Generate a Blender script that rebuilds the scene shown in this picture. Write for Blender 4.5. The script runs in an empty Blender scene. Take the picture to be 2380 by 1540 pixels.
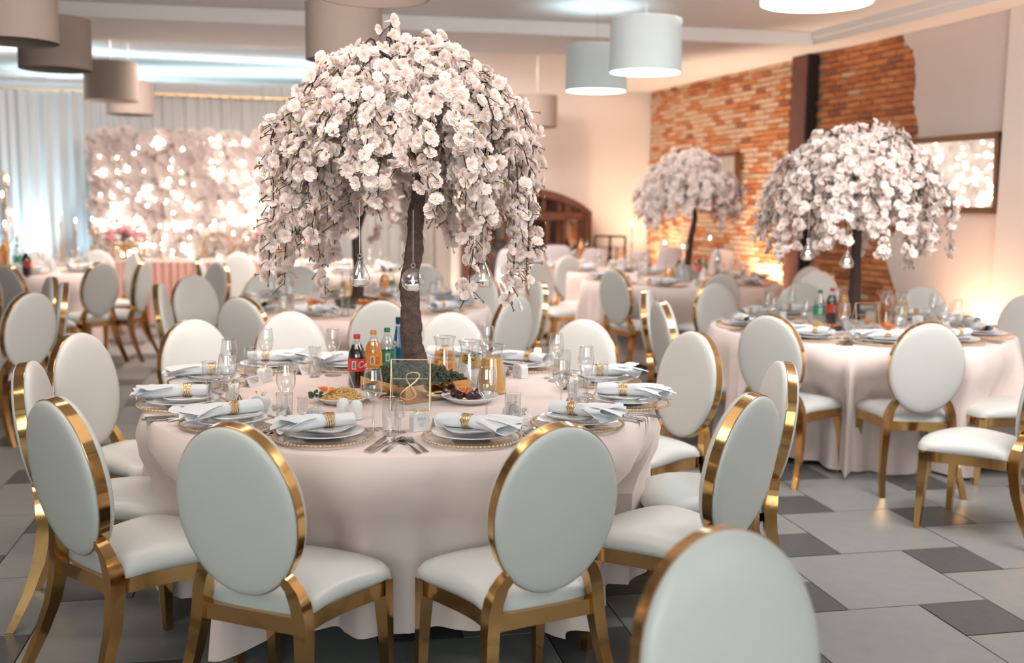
import bpy, math, random
import numpy as np
from mathutils import Vector, Matrix
rnd = random.Random(7)
PI = math.pi
SC = bpy.context.scene
COL = SC.collection

# ---------------------------------------------------------------- camera
F, CX, CY, EYE, PITCH, ROLL = 2450.0, 1190.0, 770.0, 1.55, math.radians(7.16), math.radians(-.75)
cd = bpy.data.cameras.new('camera'); cam = bpy.data.objects.new('camera', cd); COL.objects.link(cam)
cam.matrix_world = Matrix.Translation((0, 0, EYE)) @ Matrix.Rotation(PI/2-PITCH, 4, 'X') @ Matrix.Rotation(-ROLL, 4, 'Z')
cd.sensor_width = 36; cd.lens = 36*F/2380; cd.clip_start = .05; cd.clip_end = 100
cd.dof.use_dof = True; cd.dof.focus_distance = 3.65; cd.dof.aperture_fstop = 1.8
SC.camera = cam

def unroll(px, py):
    dx, dz = (px-CX)/F, -(py-CY)/F; c, s = math.cos(ROLL), math.sin(ROLL)
    return c*dx+s*dz, -s*dx+c*dz
def spot(px, py, z):                       # a point seen in the photograph, at a known real height
    dx, dz = unroll(px, py)
    c, s = math.cos(PITCH), math.sin(PITCH)
    d = (dx, c+dz*s, -s+dz*c)
    t = (z-EYE)/d[2]
    return Vector((d[0]*t, d[1]*t, z))
def spot_d(px, py, dep):                   # ... at a known real depth
    dx, dz = unroll(px, py)
    c, s = math.cos(PITCH), math.sin(PITCH)
    d = (dx, c+dz*s, -s+dz*c); t = dep/d[1]
    return Vector((d[0]*t, dep, EYE+d[2]*t))

# ---------------------------------------------------------------- light and exposure
vs = SC.view_settings
SC.display_settings.display_device = 'sRGB'
vs.view_transform = 'Standard'; vs.look = 'None'; vs.gamma = 1; vs.use_curve_mapping = False
vs.exposure = 0.09
cy = SC.cycles
cy.max_bounces = 5; cy.diffuse_bounces = 4; cy.glossy_bounces = 2; cy.transmission_bounces = 3; cy.use_adaptive_sampling = True; cy.adaptive_threshold = .2; cy.adaptive_min_samples = 20
cy.transparent_max_bounces = 14; cy.sample_clamp_indirect = 3; cy.caustics_reflective = False; cy.caustics_refractive = False
w = bpy.data.worlds.new('world'); SC.world = w; w.use_nodes = True
w.node_tree.nodes['Background'].inputs[0].default_value = (.9, .8, .72, 1)
w.node_tree.nodes['Background'].inputs[1].default_value = .3

ANG = math.radians(16.5)
U = Vector((math.cos(ANG), math.sin(ANG), 0)); V = Vector((-math.sin(ANG), math.cos(ANG), 0))
def room(a, b, z=0): return U*a+V*b+Vector((0, 0, z))
def on_right(px, py, a=5.88):              # ray against the right wall's plane -> (b, z)
    p = spot_d(px, py, 1.0); d = p-Vector((0, 0, EYE))
    t = a/(d.dot(U)); q = Vector((0, 0, EYE))+d*t
    return q.dot(V), q.z

def area(name, loc, target, size, power, color, sy=None):
    l = bpy.data.lights.new(name, 'AREA'); l.energy = power; l.color = color; l.shape = 'RECTANGLE'; l.size = size; l.size_y = sy or size
    o = bpy.data.objects.new(name, l); COL.objects.link(o); o.location = loc
    o.rotation_euler = (Vector(target)-Vector(loc)).to_track_quat('-Z', 'Y').to_euler(); return o
def spotlight(name, loc, target, power, color, ang=60, blend=.6, r=.06):
    l = bpy.data.lights.new(name, 'SPOT'); l.energy = power; l.color = color; l.spot_size = math.radians(ang); l.spot_blend = blend; l.shadow_soft_size = r
    o = bpy.data.objects.new(name, l); COL.objects.link(o); o.location = loc
    o.rotation_euler = (Vector(target)-Vector(loc)).to_track_quat('-Z', 'Y').to_euler(); return o
COOL = (.88, .97, .96); WARM = (1.0, .58, .36); PEACH = (1.0, .80, .70)
# daylight from the windows in the wall behind the photographer
area('window_light', room(-1.2, -1.8, 1.9), room(.6, 6, 2.0), 3.4, 92, COOL, 1.7)
area('window_light_side', room(3.2, -1.8, 1.9), room(2.2, 6, 2.0), 3.0, 36, COOL, 1.7)
# added area fills kept out of view, loosely standing in for ceiling pendants
area('fill_light_front', room(.6, 2.6, 2.95), room(.6, 2.7, 0), 2.6, 12, (1, .93, .87), 1.8)
area('fill_light_middle', room(.5, 4.9, 3.08), room(.9, 7.6, 0), 3.4, 140, (1, .85, .77), 1.6)
area('fill_light_back', room(.4, 11.1, 3.38), room(.4, 11.4, 0), 6.5, 400, (1, .86, .78), 1.1)
area('fill_light_right', room(3.7, 3.2, 2.9), (2.2, 6.4, .8), 1.6, 112, (1, .95, .93), 1.2)
area('fill_light_left', room(-.9, 2.9, 2.9), (-.4, 4.3, 1.7), 1.2, 26, (1, .86, .76))
# added unseen spots that brighten the crowns of the blossom trees
spotlight('fill_spot_front_tree', (-.1, 1.7, 2.9), (-.42, 4.2, 1.75), 150, (1, .91, .85), 38, .8, .25)
spotlight('fill_spot_right_tree', (1.5, 4.6, 2.95), (2.2, 6.6, 1.6), 35, (1, .95, .92), 36, .8, .2)
spotlight('fill_spot_far_tree', (1.0, 7.3, 3.0), (1.65, 10.5, 1.6), 260, (1, .93, .88), 26, .8, .2)
# cove light on the ledge above the curtains, shining on the ceiling
area('cove_light', room(.2, 17.2, 2.9), room(.2, 17.2, 4), 6.0, 66, (.70, .94, 1.0), .9)
area('cove_light_front', room(.2, 15.5, 3.08), room(.2, 15.3, 4), 6.0, 26, (.86, .95, 1.0), .12)
area('cove_light_left', room(-3.6, 15.5, 3.06), room(-3.6, 16.1, 3.9), 1.2, 26, (1, .85, .7), .12)
# floor uplights along the walls
b_, _ = on_right(2348, 700); spotlight('uplight_plaster', room(5.60, b_+.12, .12), room(5.84, b_+.12, 1.5), 210, WARM, 120, 1)
b_, _ = on_right(1796, 640); spotlight('uplight_brick', room(5.62, b_, .3), room(5.86, b_, 1.5), 260, (1, .72, .50), 120, 1)
b_, _ = on_right(1556, 600); spotlight('uplight_brick_far', room(5.60, b_, .3), room(5.86, b_, 1.9), 190, (1, .72, .50), 120, 1)
spotlight('uplight_back_wall', room(3.2, 13.1, .12), room(3.2, 13.4, 1.8), 16, (1, .76, .58), 110, 1)
p_ = spot_d(78, 600, 13.75); spotlight('uplight_curtain', (p_.x, p_.y, .15), (p_.x, p_.y+.35, 2.6), 420, (.55, .85, 1.0), 46, 1)
p_ = spot_d(200, 600, 13.85); spotlight('uplight_curtain_blue', (p_.x, p_.y, .15), (p_.x, p_.y+.4, 2.4), 130, (.4, .75, 1.0), 50, 1)
p_ = spot_d(10, 600, 13.65); spotlight('uplight_curtain_edge', (p_.x, p_.y, .15), (p_.x, p_.y+.4, 2.4), 130, (.4, .75, 1.0), 50, 1)

# ---------------------------------------------------------------- materials
def mat(name, color, rough=.5, metal=0, noise=None, bump=None, emit=None, sheen=0, coat=0, attr=None, spec=.5):
    m = bpy.data.materials.new(name); m.use_nodes = True; nt = m.node_tree; N = nt.nodes; L = nt.links
    b = N['Principled BSDF']; c = (*color, 1)
    b.inputs['Base Color'].default_value = c; b.inputs['Roughness'].default_value = rough; b.inputs['Metallic'].default_value = metal
    b.inputs['Specular IOR Level'].default_value = spec
    b.inputs['Sheen Weight'].default_value = sheen; b.inputs['Coat Weight'].default_value = coat; b.inputs['Coat Roughness'].default_value = .15
    tc = N.new('ShaderNodeTexCoord')
    if noise:                              # (scale, amount)
        n = N.new('ShaderNodeTexNoise'); n.inputs['Scale'].default_value = noise[0]; n.inputs['Detail'].default_value = 2
        L.new(tc.outputs['Object'], n.inputs['Vector'])
        mx = N.new('ShaderNodeMix'); mx.data_type = 'RGBA'; k = noise[1]
        mx.inputs[6].default_value = tuple(v*(1-k) for v in color)+(1,); mx.inputs[7].default_value = tuple(min(1, v*(1+k)) for v in color)+(1,)
        L.new(n.outputs['Fac'], mx.inputs[0]); L.new(mx.outputs[2], b.inputs['Base Color'])
    if attr:
        a = N.new('ShaderNodeVertexColor'); a.layer_name = attr; L.new(a.outputs['Color'], b.inputs['Base Color'])
    if bump:                               # (scale, strength, distance)
        n = N.new('ShaderNodeTexNoise'); n.inputs['Scale'].default_value = bump[0]; n.inputs['Detail'].default_value = 3
        L.new(tc.outputs['Object'], n.inputs['Vector'])
        bp = N.new('ShaderNodeBump'); bp.inputs['Strength'].default_value = bump[1]; bp.inputs['Distance'].default_value = bump[2]
        L.new(n.outputs['Fac'], bp.inputs['Height']); L.new(bp.outputs['Normal'], b.inputs['Normal'])
    if emit:
        b.inputs['Emission Color'].default_value = (*emit[0], 1); b.inputs['Emission Strength'].default_value = emit[1]
    return m
def glass(name, tint=(.97, .98, .98), refl=.09, edge=.75, rough=.02):
    m = bpy.data.materials.new(name); m.use_nodes = True; nt = m.node_tree; N = nt.nodes; L = nt.links; N.remove(N['Principled BSDF'])
    t = N.new('ShaderNodeBsdfTransparent'); t.inputs[0].default_value = (*tint, 1)
    g = N.new('ShaderNodeBsdfGlossy'); g.inputs['Roughness'].default_value = rough; g.inputs[0].default_value = (1, 1, 1, 1)
    lw = N.new('ShaderNodeLayerWeight'); lw.inputs[0].default_value = .5
    pw = N.new('ShaderNodeMath'); pw.operation = 'POWER'; pw.inputs[1].default_value = 3.0
    ml = N.new('ShaderNodeMath'); ml.operation = 'MULTIPLY_ADD'; ml.inputs[1].default_value = edge; ml.inputs[2].default_value = refl; ml.use_clamp = True
    mx = N.new('ShaderNodeMixShader')
    L.new(lw.outputs['Facing'], pw.inputs[0]); L.new(pw.outputs[0], ml.inputs[0]); L.new(ml.outputs[0], mx.inputs[0])
    L.new(t.outputs[0], mx.inputs[1]); L.new(g.outputs[0], mx.inputs[2]); L.new(mx.outputs[0], N['Material Output'].inputs[0])
    return m
def translucent(name, color, k=.45):
    m = bpy.data.materials.new(name); m.use_nodes = True; nt = m.node_tree; N = nt.nodes; L = nt.links
    b = N['Principled BSDF']; b.inputs['Base Color'].default_value = (*color, 1); b.inputs['Roughness'].default_value = .85
    t = N.new('ShaderNodeBsdfTranslucent'); t.inputs[0].default_value = (*color, 1)
    mx = N.new('ShaderNodeMixShader'); mx.inputs[0].default_value = k
    L.new(b.outputs[0], mx.inputs[1]); L.new(t.outputs[0], mx.inputs[2]); L.new(mx.outputs[0], N['Material Output'].inputs[0]); return m
M = {}
M['leather'] = mat('white_leatherette', (.63, .635, .61), .36, bump=(9, .08, .02), noise=(5, .03))
M['gold'] = mat('polished_gold_steel', (.72, .42, .17), .12, 1, bump=(6, .12, .02))
M['gold_dull'] = mat('satin_gold', (.74, .50, .25), .3, 1)
M['cloth'] = mat('blush_tablecloth', (.82, .685, .64), .9, sheen=.2, noise=(3, .04))
M['cloth_skirt'] = mat('dusty_pink_skirt', (.66, .385, .32), .9, noise=(3, .05))
M['napkin'] = mat('white_linen', (.74, .76, .79), .9)
M['china'] = mat('white_porcelain', (.78, .79, .79), .18, coat=.4)
M['steel'] = mat('cutlery_steel', (.62, .58, .55), .2, 1)
M['card'] = mat('white_card', (.78, .78, .78), .7)
M['card_print'] = mat('grey_print', (.45, .42, .42), .7)
M['foil'] = mat('gold_foil', (.75, .55, .33), .35, .8)
M['glass'] = glass('clear_glass', (.955, .965, .965), .15, 1.1)
M['glass_thin'] = glass('clear_pane', (.82, .84, .82), .012, .2)
M['pet'] = glass('clear_plastic', (.93, .94, .93), .10, .6, .06)
M['blueglass'] = glass('blue_glass', (.10, .38, .58), .10, .5)
M['charger'] = glass('charger_glass', (.97, .955, .945), .04, .3)
M['cola'] = mat('cola', (.012, .006, .005), .08, coat=.5)
M['orange'] = mat('orange_soda', (.85, .33, .05), .25, noise=(20, .08))
M['juice'] = mat('orange_juice', (.80, .42, .10), .3, noise=(20, .08))
M['apple'] = glass('apple_juice', (.97, .72, .40), .05, .3)
M['water'] = glass('water', (.9, .93, .93), .05, .3)
M['red'] = mat('red_plastic', (.62, .04, .03), .4); M['orangecap'] = mat('orange_plastic', (.88, .30, .07), .4)
M['green'] = mat('green_plastic', (.02, .22, .09), .4); M['navy'] = mat('navy_plastic', (.01, .04, .10), .35)
M['white'] = mat('white_print', (.85, .85, .85), .6); M['black'] = mat('black_print', (.02, .02, .02), .6)
M['bark'] = mat('brown_bark', (.095, .060, .046), .8, noise=(38, .65), bump=(45, 1, .014))
M['twig'] = mat('dark_twig', (.045, .026, .022), .8)
M['bud'] = mat('olive_bud', (.27, .20, .08), .8)
M['petal'] = translucent('blossom_petal', (.9, .8, .78), .3)
def petal_attr(m):
    N = m.node_tree.nodes; L = m.node_tree.links
    a = N.new('ShaderNodeVertexColor'); a.layer_name = 'Col'
    for n in N:
        if n.type == 'BSDF_PRINCIPLED': L.new(a.outputs[0], n.inputs['Base Color'])
        if n.type == 'BSDF_TRANSLUCENT': L.new(a.outputs[0], n.inputs[0])
petal_attr(M['petal'])
M['moss'] = mat('green_moss', (.13, .145, .095), .95, noise=(60, .7), bump=(120, 1, .02))
M['wax'] = mat('white_wax', (.85, .80, .74), .5)
M['flame'] = mat('candle_flame', (1, .8, .5), .5, emit=((1, .86, .66), 26))
M['bulb'] = mat('fairy_bulb', (1, .9, .7), .5, emit=((1, .90, .76), 30))
M['plaster'] = mat('painted_plaster', (.74, .67, .615), .9, noise=(1.2, .03))
M['plaster2'] = mat('painted_plaster_grey', (.66, .575, .53), .9, noise=(1.2, .03))
M['ceiling'] = mat('ceiling_paint', (.72, .715, .71), .9, noise=(1, .02))
M['curtain'] = translucent('sheer_curtain', (.84, .80, .77), .25)
M['sheer'] = translucent('organza_cover', (.76, .73, .76), .35)
M['wood'] = mat('dark_wood', (.14, .05, .03), .5, noise=(12, .4))
M['wood_post'] = mat('brown_post_wood', (.16, .055, .035), .6, noise=(25, .3))
M['blackpaint'] = mat('black_paint', (.012, .008, .008), .5)
M['frame'] = mat('bronze_frame', (.20, .10, .055), .35, .6, noise=(40, .4))
M['mirror'] = mat('mirror_glass', (.9, .9, .9), .02, 1)
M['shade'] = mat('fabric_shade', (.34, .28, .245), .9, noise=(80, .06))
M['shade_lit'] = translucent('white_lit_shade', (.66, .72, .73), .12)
M['diffuser'] = mat('lamp_diffuser', (.9, .97, 1), .6, emit=((.74, .95, 1.0), 2.2))
M['mortar'] = mat('mortar', (.46, .34, .26), .95, noise=(30, .2))
M['rice'] = mat('rice_salad', (.75, .50, .20), .6, noise=(90, .35))
M['carrot'] = mat('carrot', (.85, .27, .07), .45); M['beet'] = mat('beetroot', (.045, .008, .016), .3, coat=.3)
M['kale'] = mat('kale', (.06, .09, .04), .7); M['lemon'] = mat('lemon_slice', (.88, .50, .08), .4)
M['pinkrose'] = mat('pink_rose', (.72, .34, .36), .8, noise=(60, .3)); M['leaf'] = mat('dark_leaf', (.06, .08, .04), .7)
M['tile_l'] = mat('light_stone_tile', (.235, .24, .232), .42, noise=(14, .10))
M['tile_d'] = mat('dark_stone_tile', (.08, .082, .085), .45, noise=(30, .22))
M['grout'] = mat('dark_grout', (.045, .042, .04), .9)
M['silver_box'] = mat('frosted_grey', (.40, .45, .46), .4)
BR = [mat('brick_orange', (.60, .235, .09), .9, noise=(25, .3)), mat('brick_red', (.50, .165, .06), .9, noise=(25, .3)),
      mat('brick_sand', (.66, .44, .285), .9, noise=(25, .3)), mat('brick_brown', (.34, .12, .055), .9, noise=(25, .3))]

for k_ in ('flame', 'bulb'): M[k_].cycles.emission_sampling = 'NONE'
# ---------------------------------------------------------------- mesh helpers
class MB:
    def __init__(s): s.v = []; s.f = []; s.c = None
    def add(s, vs, fs):
        n = len(s.v); s.v += [tuple(v) for v in vs]; s.f += [tuple(i+n for i in f) for f in fs]; return s
    def box(s, c, d, rot=0, taper=1.0):
        x, y, z = d[0]/2, d[1]/2, d[2]/2; cs, sn = math.cos(rot), math.sin(rot); vs = []
        for k, t in ((-1, taper), (1, 1)):
            for i, j in ((-1, -1), (1, -1), (1, 1), (-1, 1)):
                X, Y = i*x*t, j*y*t; vs.append((c[0]+X*cs-Y*sn, c[1]+X*sn+Y*cs, c[2]+k*z))
        return s.add(vs, [(3, 2, 1, 0), (4, 5, 6, 7), (0, 1, 5, 4), (1, 2, 6, 5), (2, 3, 7, 6), (3, 0, 4, 7)])
    def lathe(s, prof, n=20, c=(0, 0, 0), sx=1, sy=1):
        vs = []; fs = []; m = len(prof)
        for r, z in prof:
            for k in range(n):
                a = 2*PI*k/n; vs.append((c[0]+r*math.cos(a)*sx, c[1]+r*math.sin(a)*sy, c[2]+z))
        for i in range(m-1):
            for k in range(n):
                k2 = (k+1) % n; fs.append((i*n+k, i*n+k2, (i+1)*n+k2, (i+1)*n+k))
        if prof[0][0] > 1e-5: fs.append(tuple(reversed(range(n))))
        if prof[-1][0] > 1e-5 and prof[-1] != prof[0]: fs.append(tuple((m-1)*n+k for k in range(n)))
        return s.add(vs, fs)
    def open_lathe(s, prof, n=20, c=(0, 0, 0)):
        vs = []; fs = []; m = len(prof)
        for r, z in prof:
            for k in range(n):
                a = 2*PI*k/n; vs.append((c[0]+r*math.cos(a), c[1]+r*math.sin(a), c[2]+z))
        for i in range(m-1):
            for k in range(n):
                k2 = (k+1) % n; fs.append((i*n+k, i*n+k2, (i+1)*n+k2, (i+1)*n+k))
        return s.add(vs, fs)
    def tube(s, pts, rad, n=8, closed=False, ry=None):
        P = [Vector(p) for p in pts]; m = len(P)
        if not hasattr(rad, '__len__'): rad = [rad]*m
        vs = []; fs = []; up = None
        for i, p in enumerate(P):
            if closed: t = P[(i+1) % m]-P[i-1]
            else: t = P[min(i+1, m-1)]-P[max(i-1, 0)]
            if t.length < 1e-9: t = Vector((0, 0, 1))
            t.normalize()
            if up is None:
                up = Vector((0, 0, 1)) if abs(t.z) < .9 else Vector((1, 0, 0))
            a = t.cross(up)
            if a.length < 1e-6: a = t.orthogonal()
            a.normalize(); b = a.cross(t).normalized(); up = b
            for k in range(n):
                q = 2*PI*(k+.5)/n; vs.append(p+a*math.cos(q)*rad[i]+b*math.sin(q)*(rad[i]*(ry or 1)))
        for i in range(m if closed else m-1):
            j = (i+1) % m
            for k in range(n):
                k2 = (k+1) % n; fs.append((i*n+k, i*n+k2, j*n+k2, j*n+k))
        if not closed: fs.append(tuple(reversed(range(n)))); fs.append(tuple((m-1)*n+k for k in range(n)))
        return s.add(vs, fs)
    def loft(s, rings, cap=True):
        n = len(rings[0]); vs = [p for r in rings for p in r]; fs = []
        for i in range(len(rings)-1):
            for k in range(n):
                k2 = (k+1) % n; fs.append((i*n+k, i*n+k2, (i+1)*n+k2, (i+1)*n+k))
        if cap: fs.append(tuple(reversed(range(n)))); fs.append(tuple((len(rings)-1)*n+k for k in range(n)))
        return s.add(vs, fs)
    def prism(s, poly, p0, ax, ay, az):    # poly in (u,v); p0 + u*ax + v*ay, thickness vector az
        n = len(poly); p0, ax, ay, az = map(Vector, (p0, ax, ay, az))
        a = [p0+ax*u+ay*v for u, v in poly]
        return s.add(a+[q+az for q in a], [tuple(reversed(range(n))), tuple(range(n, 2*n))]+[(i, (i+1) % n, (i+1) % n+n, i+n) for i in range(n)])
    def ball(s, c, r, n=8, m=5, sz=1):
        return s.lathe([(max(1e-6, r*math.sin(PI*i/m)), -r*sz*math.cos(PI*i/m)) for i in range(m+1)], n, c)
    def grid(s, fn, nu, nv, wrap=False):
        vs = [fn(i/(nu if wrap else nu-1), j/(nv-1)) for j in range(nv) for i in range(nu)]
        fs = []
        for j in range(nv-1):
            for i in range(nu if wrap else nu-1):
                i2 = (i+1) % nu; fs.append((j*nu+i, j*nu+i2, (j+1)*nu+i2, (j+1)*nu+i))
        return s.add(vs, fs)
    def mesh(s, name, m, smooth=True):
        me = bpy.data.meshes.new(name); me.from_pydata(s.v, [], s.f); me.update()
        for k in (m if isinstance(m, (list, tuple)) else [m]): me.materials.append(k)
        if smooth:
            me.polygons.foreach_set('use_smooth', [True]*len(me.polygons))
            me.set_sharp_from_angle(angle=math.radians(38 if smooth is True else smooth))
        return me
def link(name, me, parent=None, loc=None, rotz=None):
    o = bpy.data.objects.new(name, me); COL.objects.link(o)
    if parent is not None: o.parent = parent
    if loc is not None: o.location = loc
    if rotz is not None: o.rotation_euler = (0, 0, rotz)
    return o
def part(name, mb, m, parent, smooth=True, label=None, kind=None):
    o = link(name, mb.mesh(name, m, smooth), parent)
    if label: o['label'] = label
    if kind: o['kind'] = kind
    return o
def tag(o, label, cat, group=None, kind=None):
    if label: o['label'] = label
    if cat: o['category'] = cat
    if group: o['group'] = group
    if kind: o['kind'] = kind
    return o
def thing(name, label, cat, loc=(0, 0, 0), rotz=0, group=None):
    o = link(name, None, None, loc, rotz); return tag(o, label, cat, group)
def single(name, mb, m, label, cat, loc=(0, 0, 0), rotz=0, group=None, smooth=True):
    return tag(link(name, mb.mesh(name, m, smooth), None, loc, rotz), label, cat, group)
def struct(name, mb, m, smooth=False, parent=None):
    o = link(name, mb.mesh(name, m, smooth), parent)
    if parent is None: o['kind'] = 'structure'
    return o
CH = {}
def remember(o):
    def rec(x): CH[x.name] = [y for y in COL.objects if y.parent == x]; [rec(y) for y in CH[x.name]]
    rec(o); return o
def dup(proto, loc, rotz, label, group=None, scale=None):
    def rec(x, par):
        c = x.copy(); COL.objects.link(c); c.parent = par
        for y in CH.get(x.name, ()): rec(y, c)
        return c
    r = rec(proto, None); r.location = loc; r.rotation_euler = (0, 0, rotz); r['label'] = label
    if scale: r.scale = (scale,)*3
    if group: r['group'] = group
    return r
USED = set()
def place(proto, loc, rotz, label, group=None, scale=None):   # the first placement moves the prototype itself
    if proto.name not in USED:
        USED.add(proto.name); proto.location = loc; proto.rotation_euler = (0, 0, rotz); proto['label'] = label
        if scale: proto.scale = (scale,)*3
        if group: proto['group'] = group
        return proto
    return dup(proto, loc, rotz, label, group, scale)
def face(p, q): d = Vector(q)-Vector(p); return math.atan2(d.y, d.x)-PI/2
def az(deg): return -math.radians(deg)     # facing azimuth (degrees to the right of straight ahead) -> rotation

# ---------------------------------------------------------------- room shell
SOF, TRAY, BAY = 3.0, 3.12, 3.42
AR, AL, BN, BB, BC, BL = 5.88, -6.5, -2.2, 13.4, 18.3, 16.1
mb = MB(); mb.prism([(AL, BN), (AR+.3, BN), (AR+.3, BC+.3), (AL, BC+.3)], (0, 0, -.06), U, V, (0, 0, .052))
floor = struct('floor', mb, M['grout'])
mb = MB()
def slab(a0, a1, b0, b1, z0, z1): mb.prism([(a0, b0), (a1, b0), (a1, b1), (a0, b1)], (0, 0, z0), U, V, (0, 0, z1-z0))
slab(AL, AR+.3, BN, 0.2, SOF, 3.7); slab(AL, -4.2, 0.2, BC+.3, SOF, 3.7); slab(5.5, AR+.3, .2, BC+.3, SOF, 3.7)
def ab(p): return (p.dot(U), p.dot(V))
def on_line(p, q, a): t = (a-p[0])/(q[0]-p[0]); return (a, p[1]+(q[1]-p[1])*t)
nb0, nb1 = ab(spot(125, 36, SOF)), ab(spot(1865, 105, SOF)); fb0, fb1 = ab(spot(209, 93, SOF)), ab(spot(1310, 128, SOF))
NL, NR = on_line(nb0, nb1, -4.2), on_line(nb0, nb1, 5.5); FL, FR_, FE = on_line(fb0, fb1, -4.2), on_line(fb0, fb1, 5.5), on_line(fb0, fb1, 4.9)
def poly(pts, z0, z1): mb.prism(pts, (0, 0, z0), U, V, (0, 0, z1-z0))
poly([(-4.2, .2), (5.5, .2), NR, NL], TRAY, 3.7); poly([NL, NR, FR_, FL], SOF, 3.7)
poly([FE, FR_, (5.5, BC+.3), (4.9, BC+.3)], SOF, 3.7); poly([FL, FE, (4.9, BC+.3), (-4.2, BC+.3)], BAY, 3.7)
struct('ceiling', mb, M['ceiling'])
mb = MB(); mb.prism([(-.02, 0), (.02, 0), (.02, 8.6), (-.02, 8.6)], room(5.48, .2, TRAY-.06), U, V, (0, 0, .06)); struct('trim_3', mb, M['ceiling'])
# right wall: base, plaster sheet with a ragged edge, post, pilaster
mb = MB(); mb.prism([(BN, 0), (BC+.3, 0), (BC+.3, 3.45), (BN, 3.45)], room(AR+.02, 0, 0), V, (0, 0, 1), U*.25)
wall_r = struct('wall_right', mb, M['mortar'])
edge_px = [(2106, 78), (2112, 100), (2128, 117), (2135, 150), (2136, 200), (2131, 240), (2139, 285), (2144, 330), (2150, 380), (2140, 430), (2116, 480), (2092, 530), (2068, 570), (2066, 600), (2076, 640), (2088, 670), (2093, 700), (2096, 740)]
edge = [on_right(px, py) for px, py in edge_px]
eb = [(b, min(3.0, z)) for b, z in edge]
eb[0] = (eb[0][0], 3.0)
fine = []
for (b0, z0), (b1, z1) in zip(eb, eb[1:]):
    for k in range(4):
        t = k/4; fine.append((b0+(b1-b0)*t+rnd.uniform(-.012, .012), z0+(z1-z0)*t))
fine[0] = eb[0]; fine.append(eb[-1]); fine.append((eb[-1][0]-.1, .0))
mb = MB(); mb.prism([(BN, 0), (BN, 3.0)]+fine, room(AR-.035, 0, 0), V, (0, 0, 1), U*.05)
p = struct('plaster', mb, M['plaster2'], parent=wall_r)
def edge_b(z):
    for (b0, z0), (b1, z1) in zip(fine, fine[1:]):
        if z1 <= z <= z0: return b0+(b1-b0)*((z-z0)/(z1-z0) if z1 != z0 else 0)
    return fine[-1][0]
b1, _ = on_right(2343, 300, AR-.05)
mb = MB(); mb.prism([(0, -3.5), (.07, -3.5), (.07, 0), (0, 0)], room(AR-.10, b1, 0), U, V, (0, 0, 3.0)); struct('trim_2', mb, M['plaster'])
bp0, _ = on_right(1830, 400, AR-.13); bp1, _ = on_right(1864, 400, AR-.13)
mb = MB(); mb.prism([(0, bp1), (.13, bp1), (.13, bp0), (0, bp0)], room(AR-.13, 0, 0), U, V, (0, 0, 3.0))
post = struct('trim_1', mb, M['wood_post'])
mb = MB(); mb.prism([(0, -.02), (.12, -.02), (.12, 0), (0, 0)], room(AR-.122, bp1-.001, 0), U, V, (0, 0, 3.0)); part('side_plate', mb, M['blackpaint'], post, False)
# bricks, one by one
BMESH = []
for k in range(6):
    mb = MB(); n = []
    mb.box((0, 0, 0), (.03, .19, .046)); mb.v = [(x+rnd.uniform(-.003, .003), y+rnd.uniform(-.005, .005), z+rnd.uniform(-.003, .003)) for x, y, z in mb.v]
    BMESH.append(mb)
cells = []
row = 0; z = .04
while z < 2.98:
    b = 6.9+(.10 if row % 2 else 0)
    while b < BB-.1:
        if not (bp1-.12 < b < bp0+.12) and b > edge_b(z)-.04 and z+.026 < 3.0: cells.append((b, z+.03, rnd.random()))
        b += .202
    row += 1; z += .057
cells.sort(key=lambda c: c[0]+(5 if c[1] < .55 else 0))
bm_shared = [[BMESH[k].mesh('brick', BR[j], False) for k in range(6)] for j in range(4)]
rest = [MB() for _ in range(4)]
RM = Matrix.Rotation(ANG, 4, 'Z')
for i, (b, z, r) in enumerate(cells):
    far = b > bp0
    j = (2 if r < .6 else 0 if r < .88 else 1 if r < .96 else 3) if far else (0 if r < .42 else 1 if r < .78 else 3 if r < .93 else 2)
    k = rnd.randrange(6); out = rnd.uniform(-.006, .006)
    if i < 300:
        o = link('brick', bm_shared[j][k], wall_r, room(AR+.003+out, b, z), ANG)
    else:
        T = Matrix.Translation(room(AR+.003+out, b, z)) @ RM
        rest[j].add([T @ Vector(v) for v in BMESH[k].v], BMESH[k].f)
allm = MB(); idx = []
for j in range(4): allm.add(rest[j].v, rest[j].f); idx += [j]*len(rest[j].f)
me = allm.mesh('bricks', BR, False); me.polygons.foreach_set('material_index', idx)
o = link('bricks', me, wall_r); o['kind'] = 'stuff'
# back walls
px_a = 2.93                                   # where the wall steps back to the curtain alcove
mb = MB(); mb.prism([(px_a, 0), (AR+.2, 0), (AR+.2, 3.45), (px_a, 3.45)], room(0, BB, 0), U, (0, 0, 1), V*.2); struct('wall_back', mb, M['plaster'])
mb = MB(); mb.prism([(0, 0), (BC+.3-BB, 0), (BC+.3-BB, 3.45), (0, 3.45)], room(px_a, BB+.0, 0), V, (0, 0, 1), U*.2); struct('wall_return', mb, M['plaster'])
mb = MB(); mb.prism([(AL, 0), (px_a+.2, 0), (px_a+.2, 3.6), (AL, 3.6)], room(0, BC, 0), U, (0, 0, 1), V*.2); struct('wall_alcove', mb, M['ceiling'])
mb = MB(); mb.prism([(BN, 0), (BC+.3, 0), (BC+.3, 3.6), (BN, 3.6)], room(AL, 0, 0), V, (0, 0, 1), U*-.2); struct('wall_left', mb, M['plaster'])
mb = MB()                                    # wall behind the photographer, with window openings
for a0, a1, z0, z1 in ((AL, -3.2, 0, 3.5), (-3.2, 5.2, 0, .9), (-3.2, 5.2, 2.8, 3.5), (.7, 1.5, .9, 2.8), (5.2, AR+.3, 0, 3.5)):
    mb.prism([(a0, z0), (a1, z0), (a1, z1), (a0, z1)], room(0, BN, 0), U, (0, 0, 1), V*-.2)
struct('wall_front', mb, M['plaster'])
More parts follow.
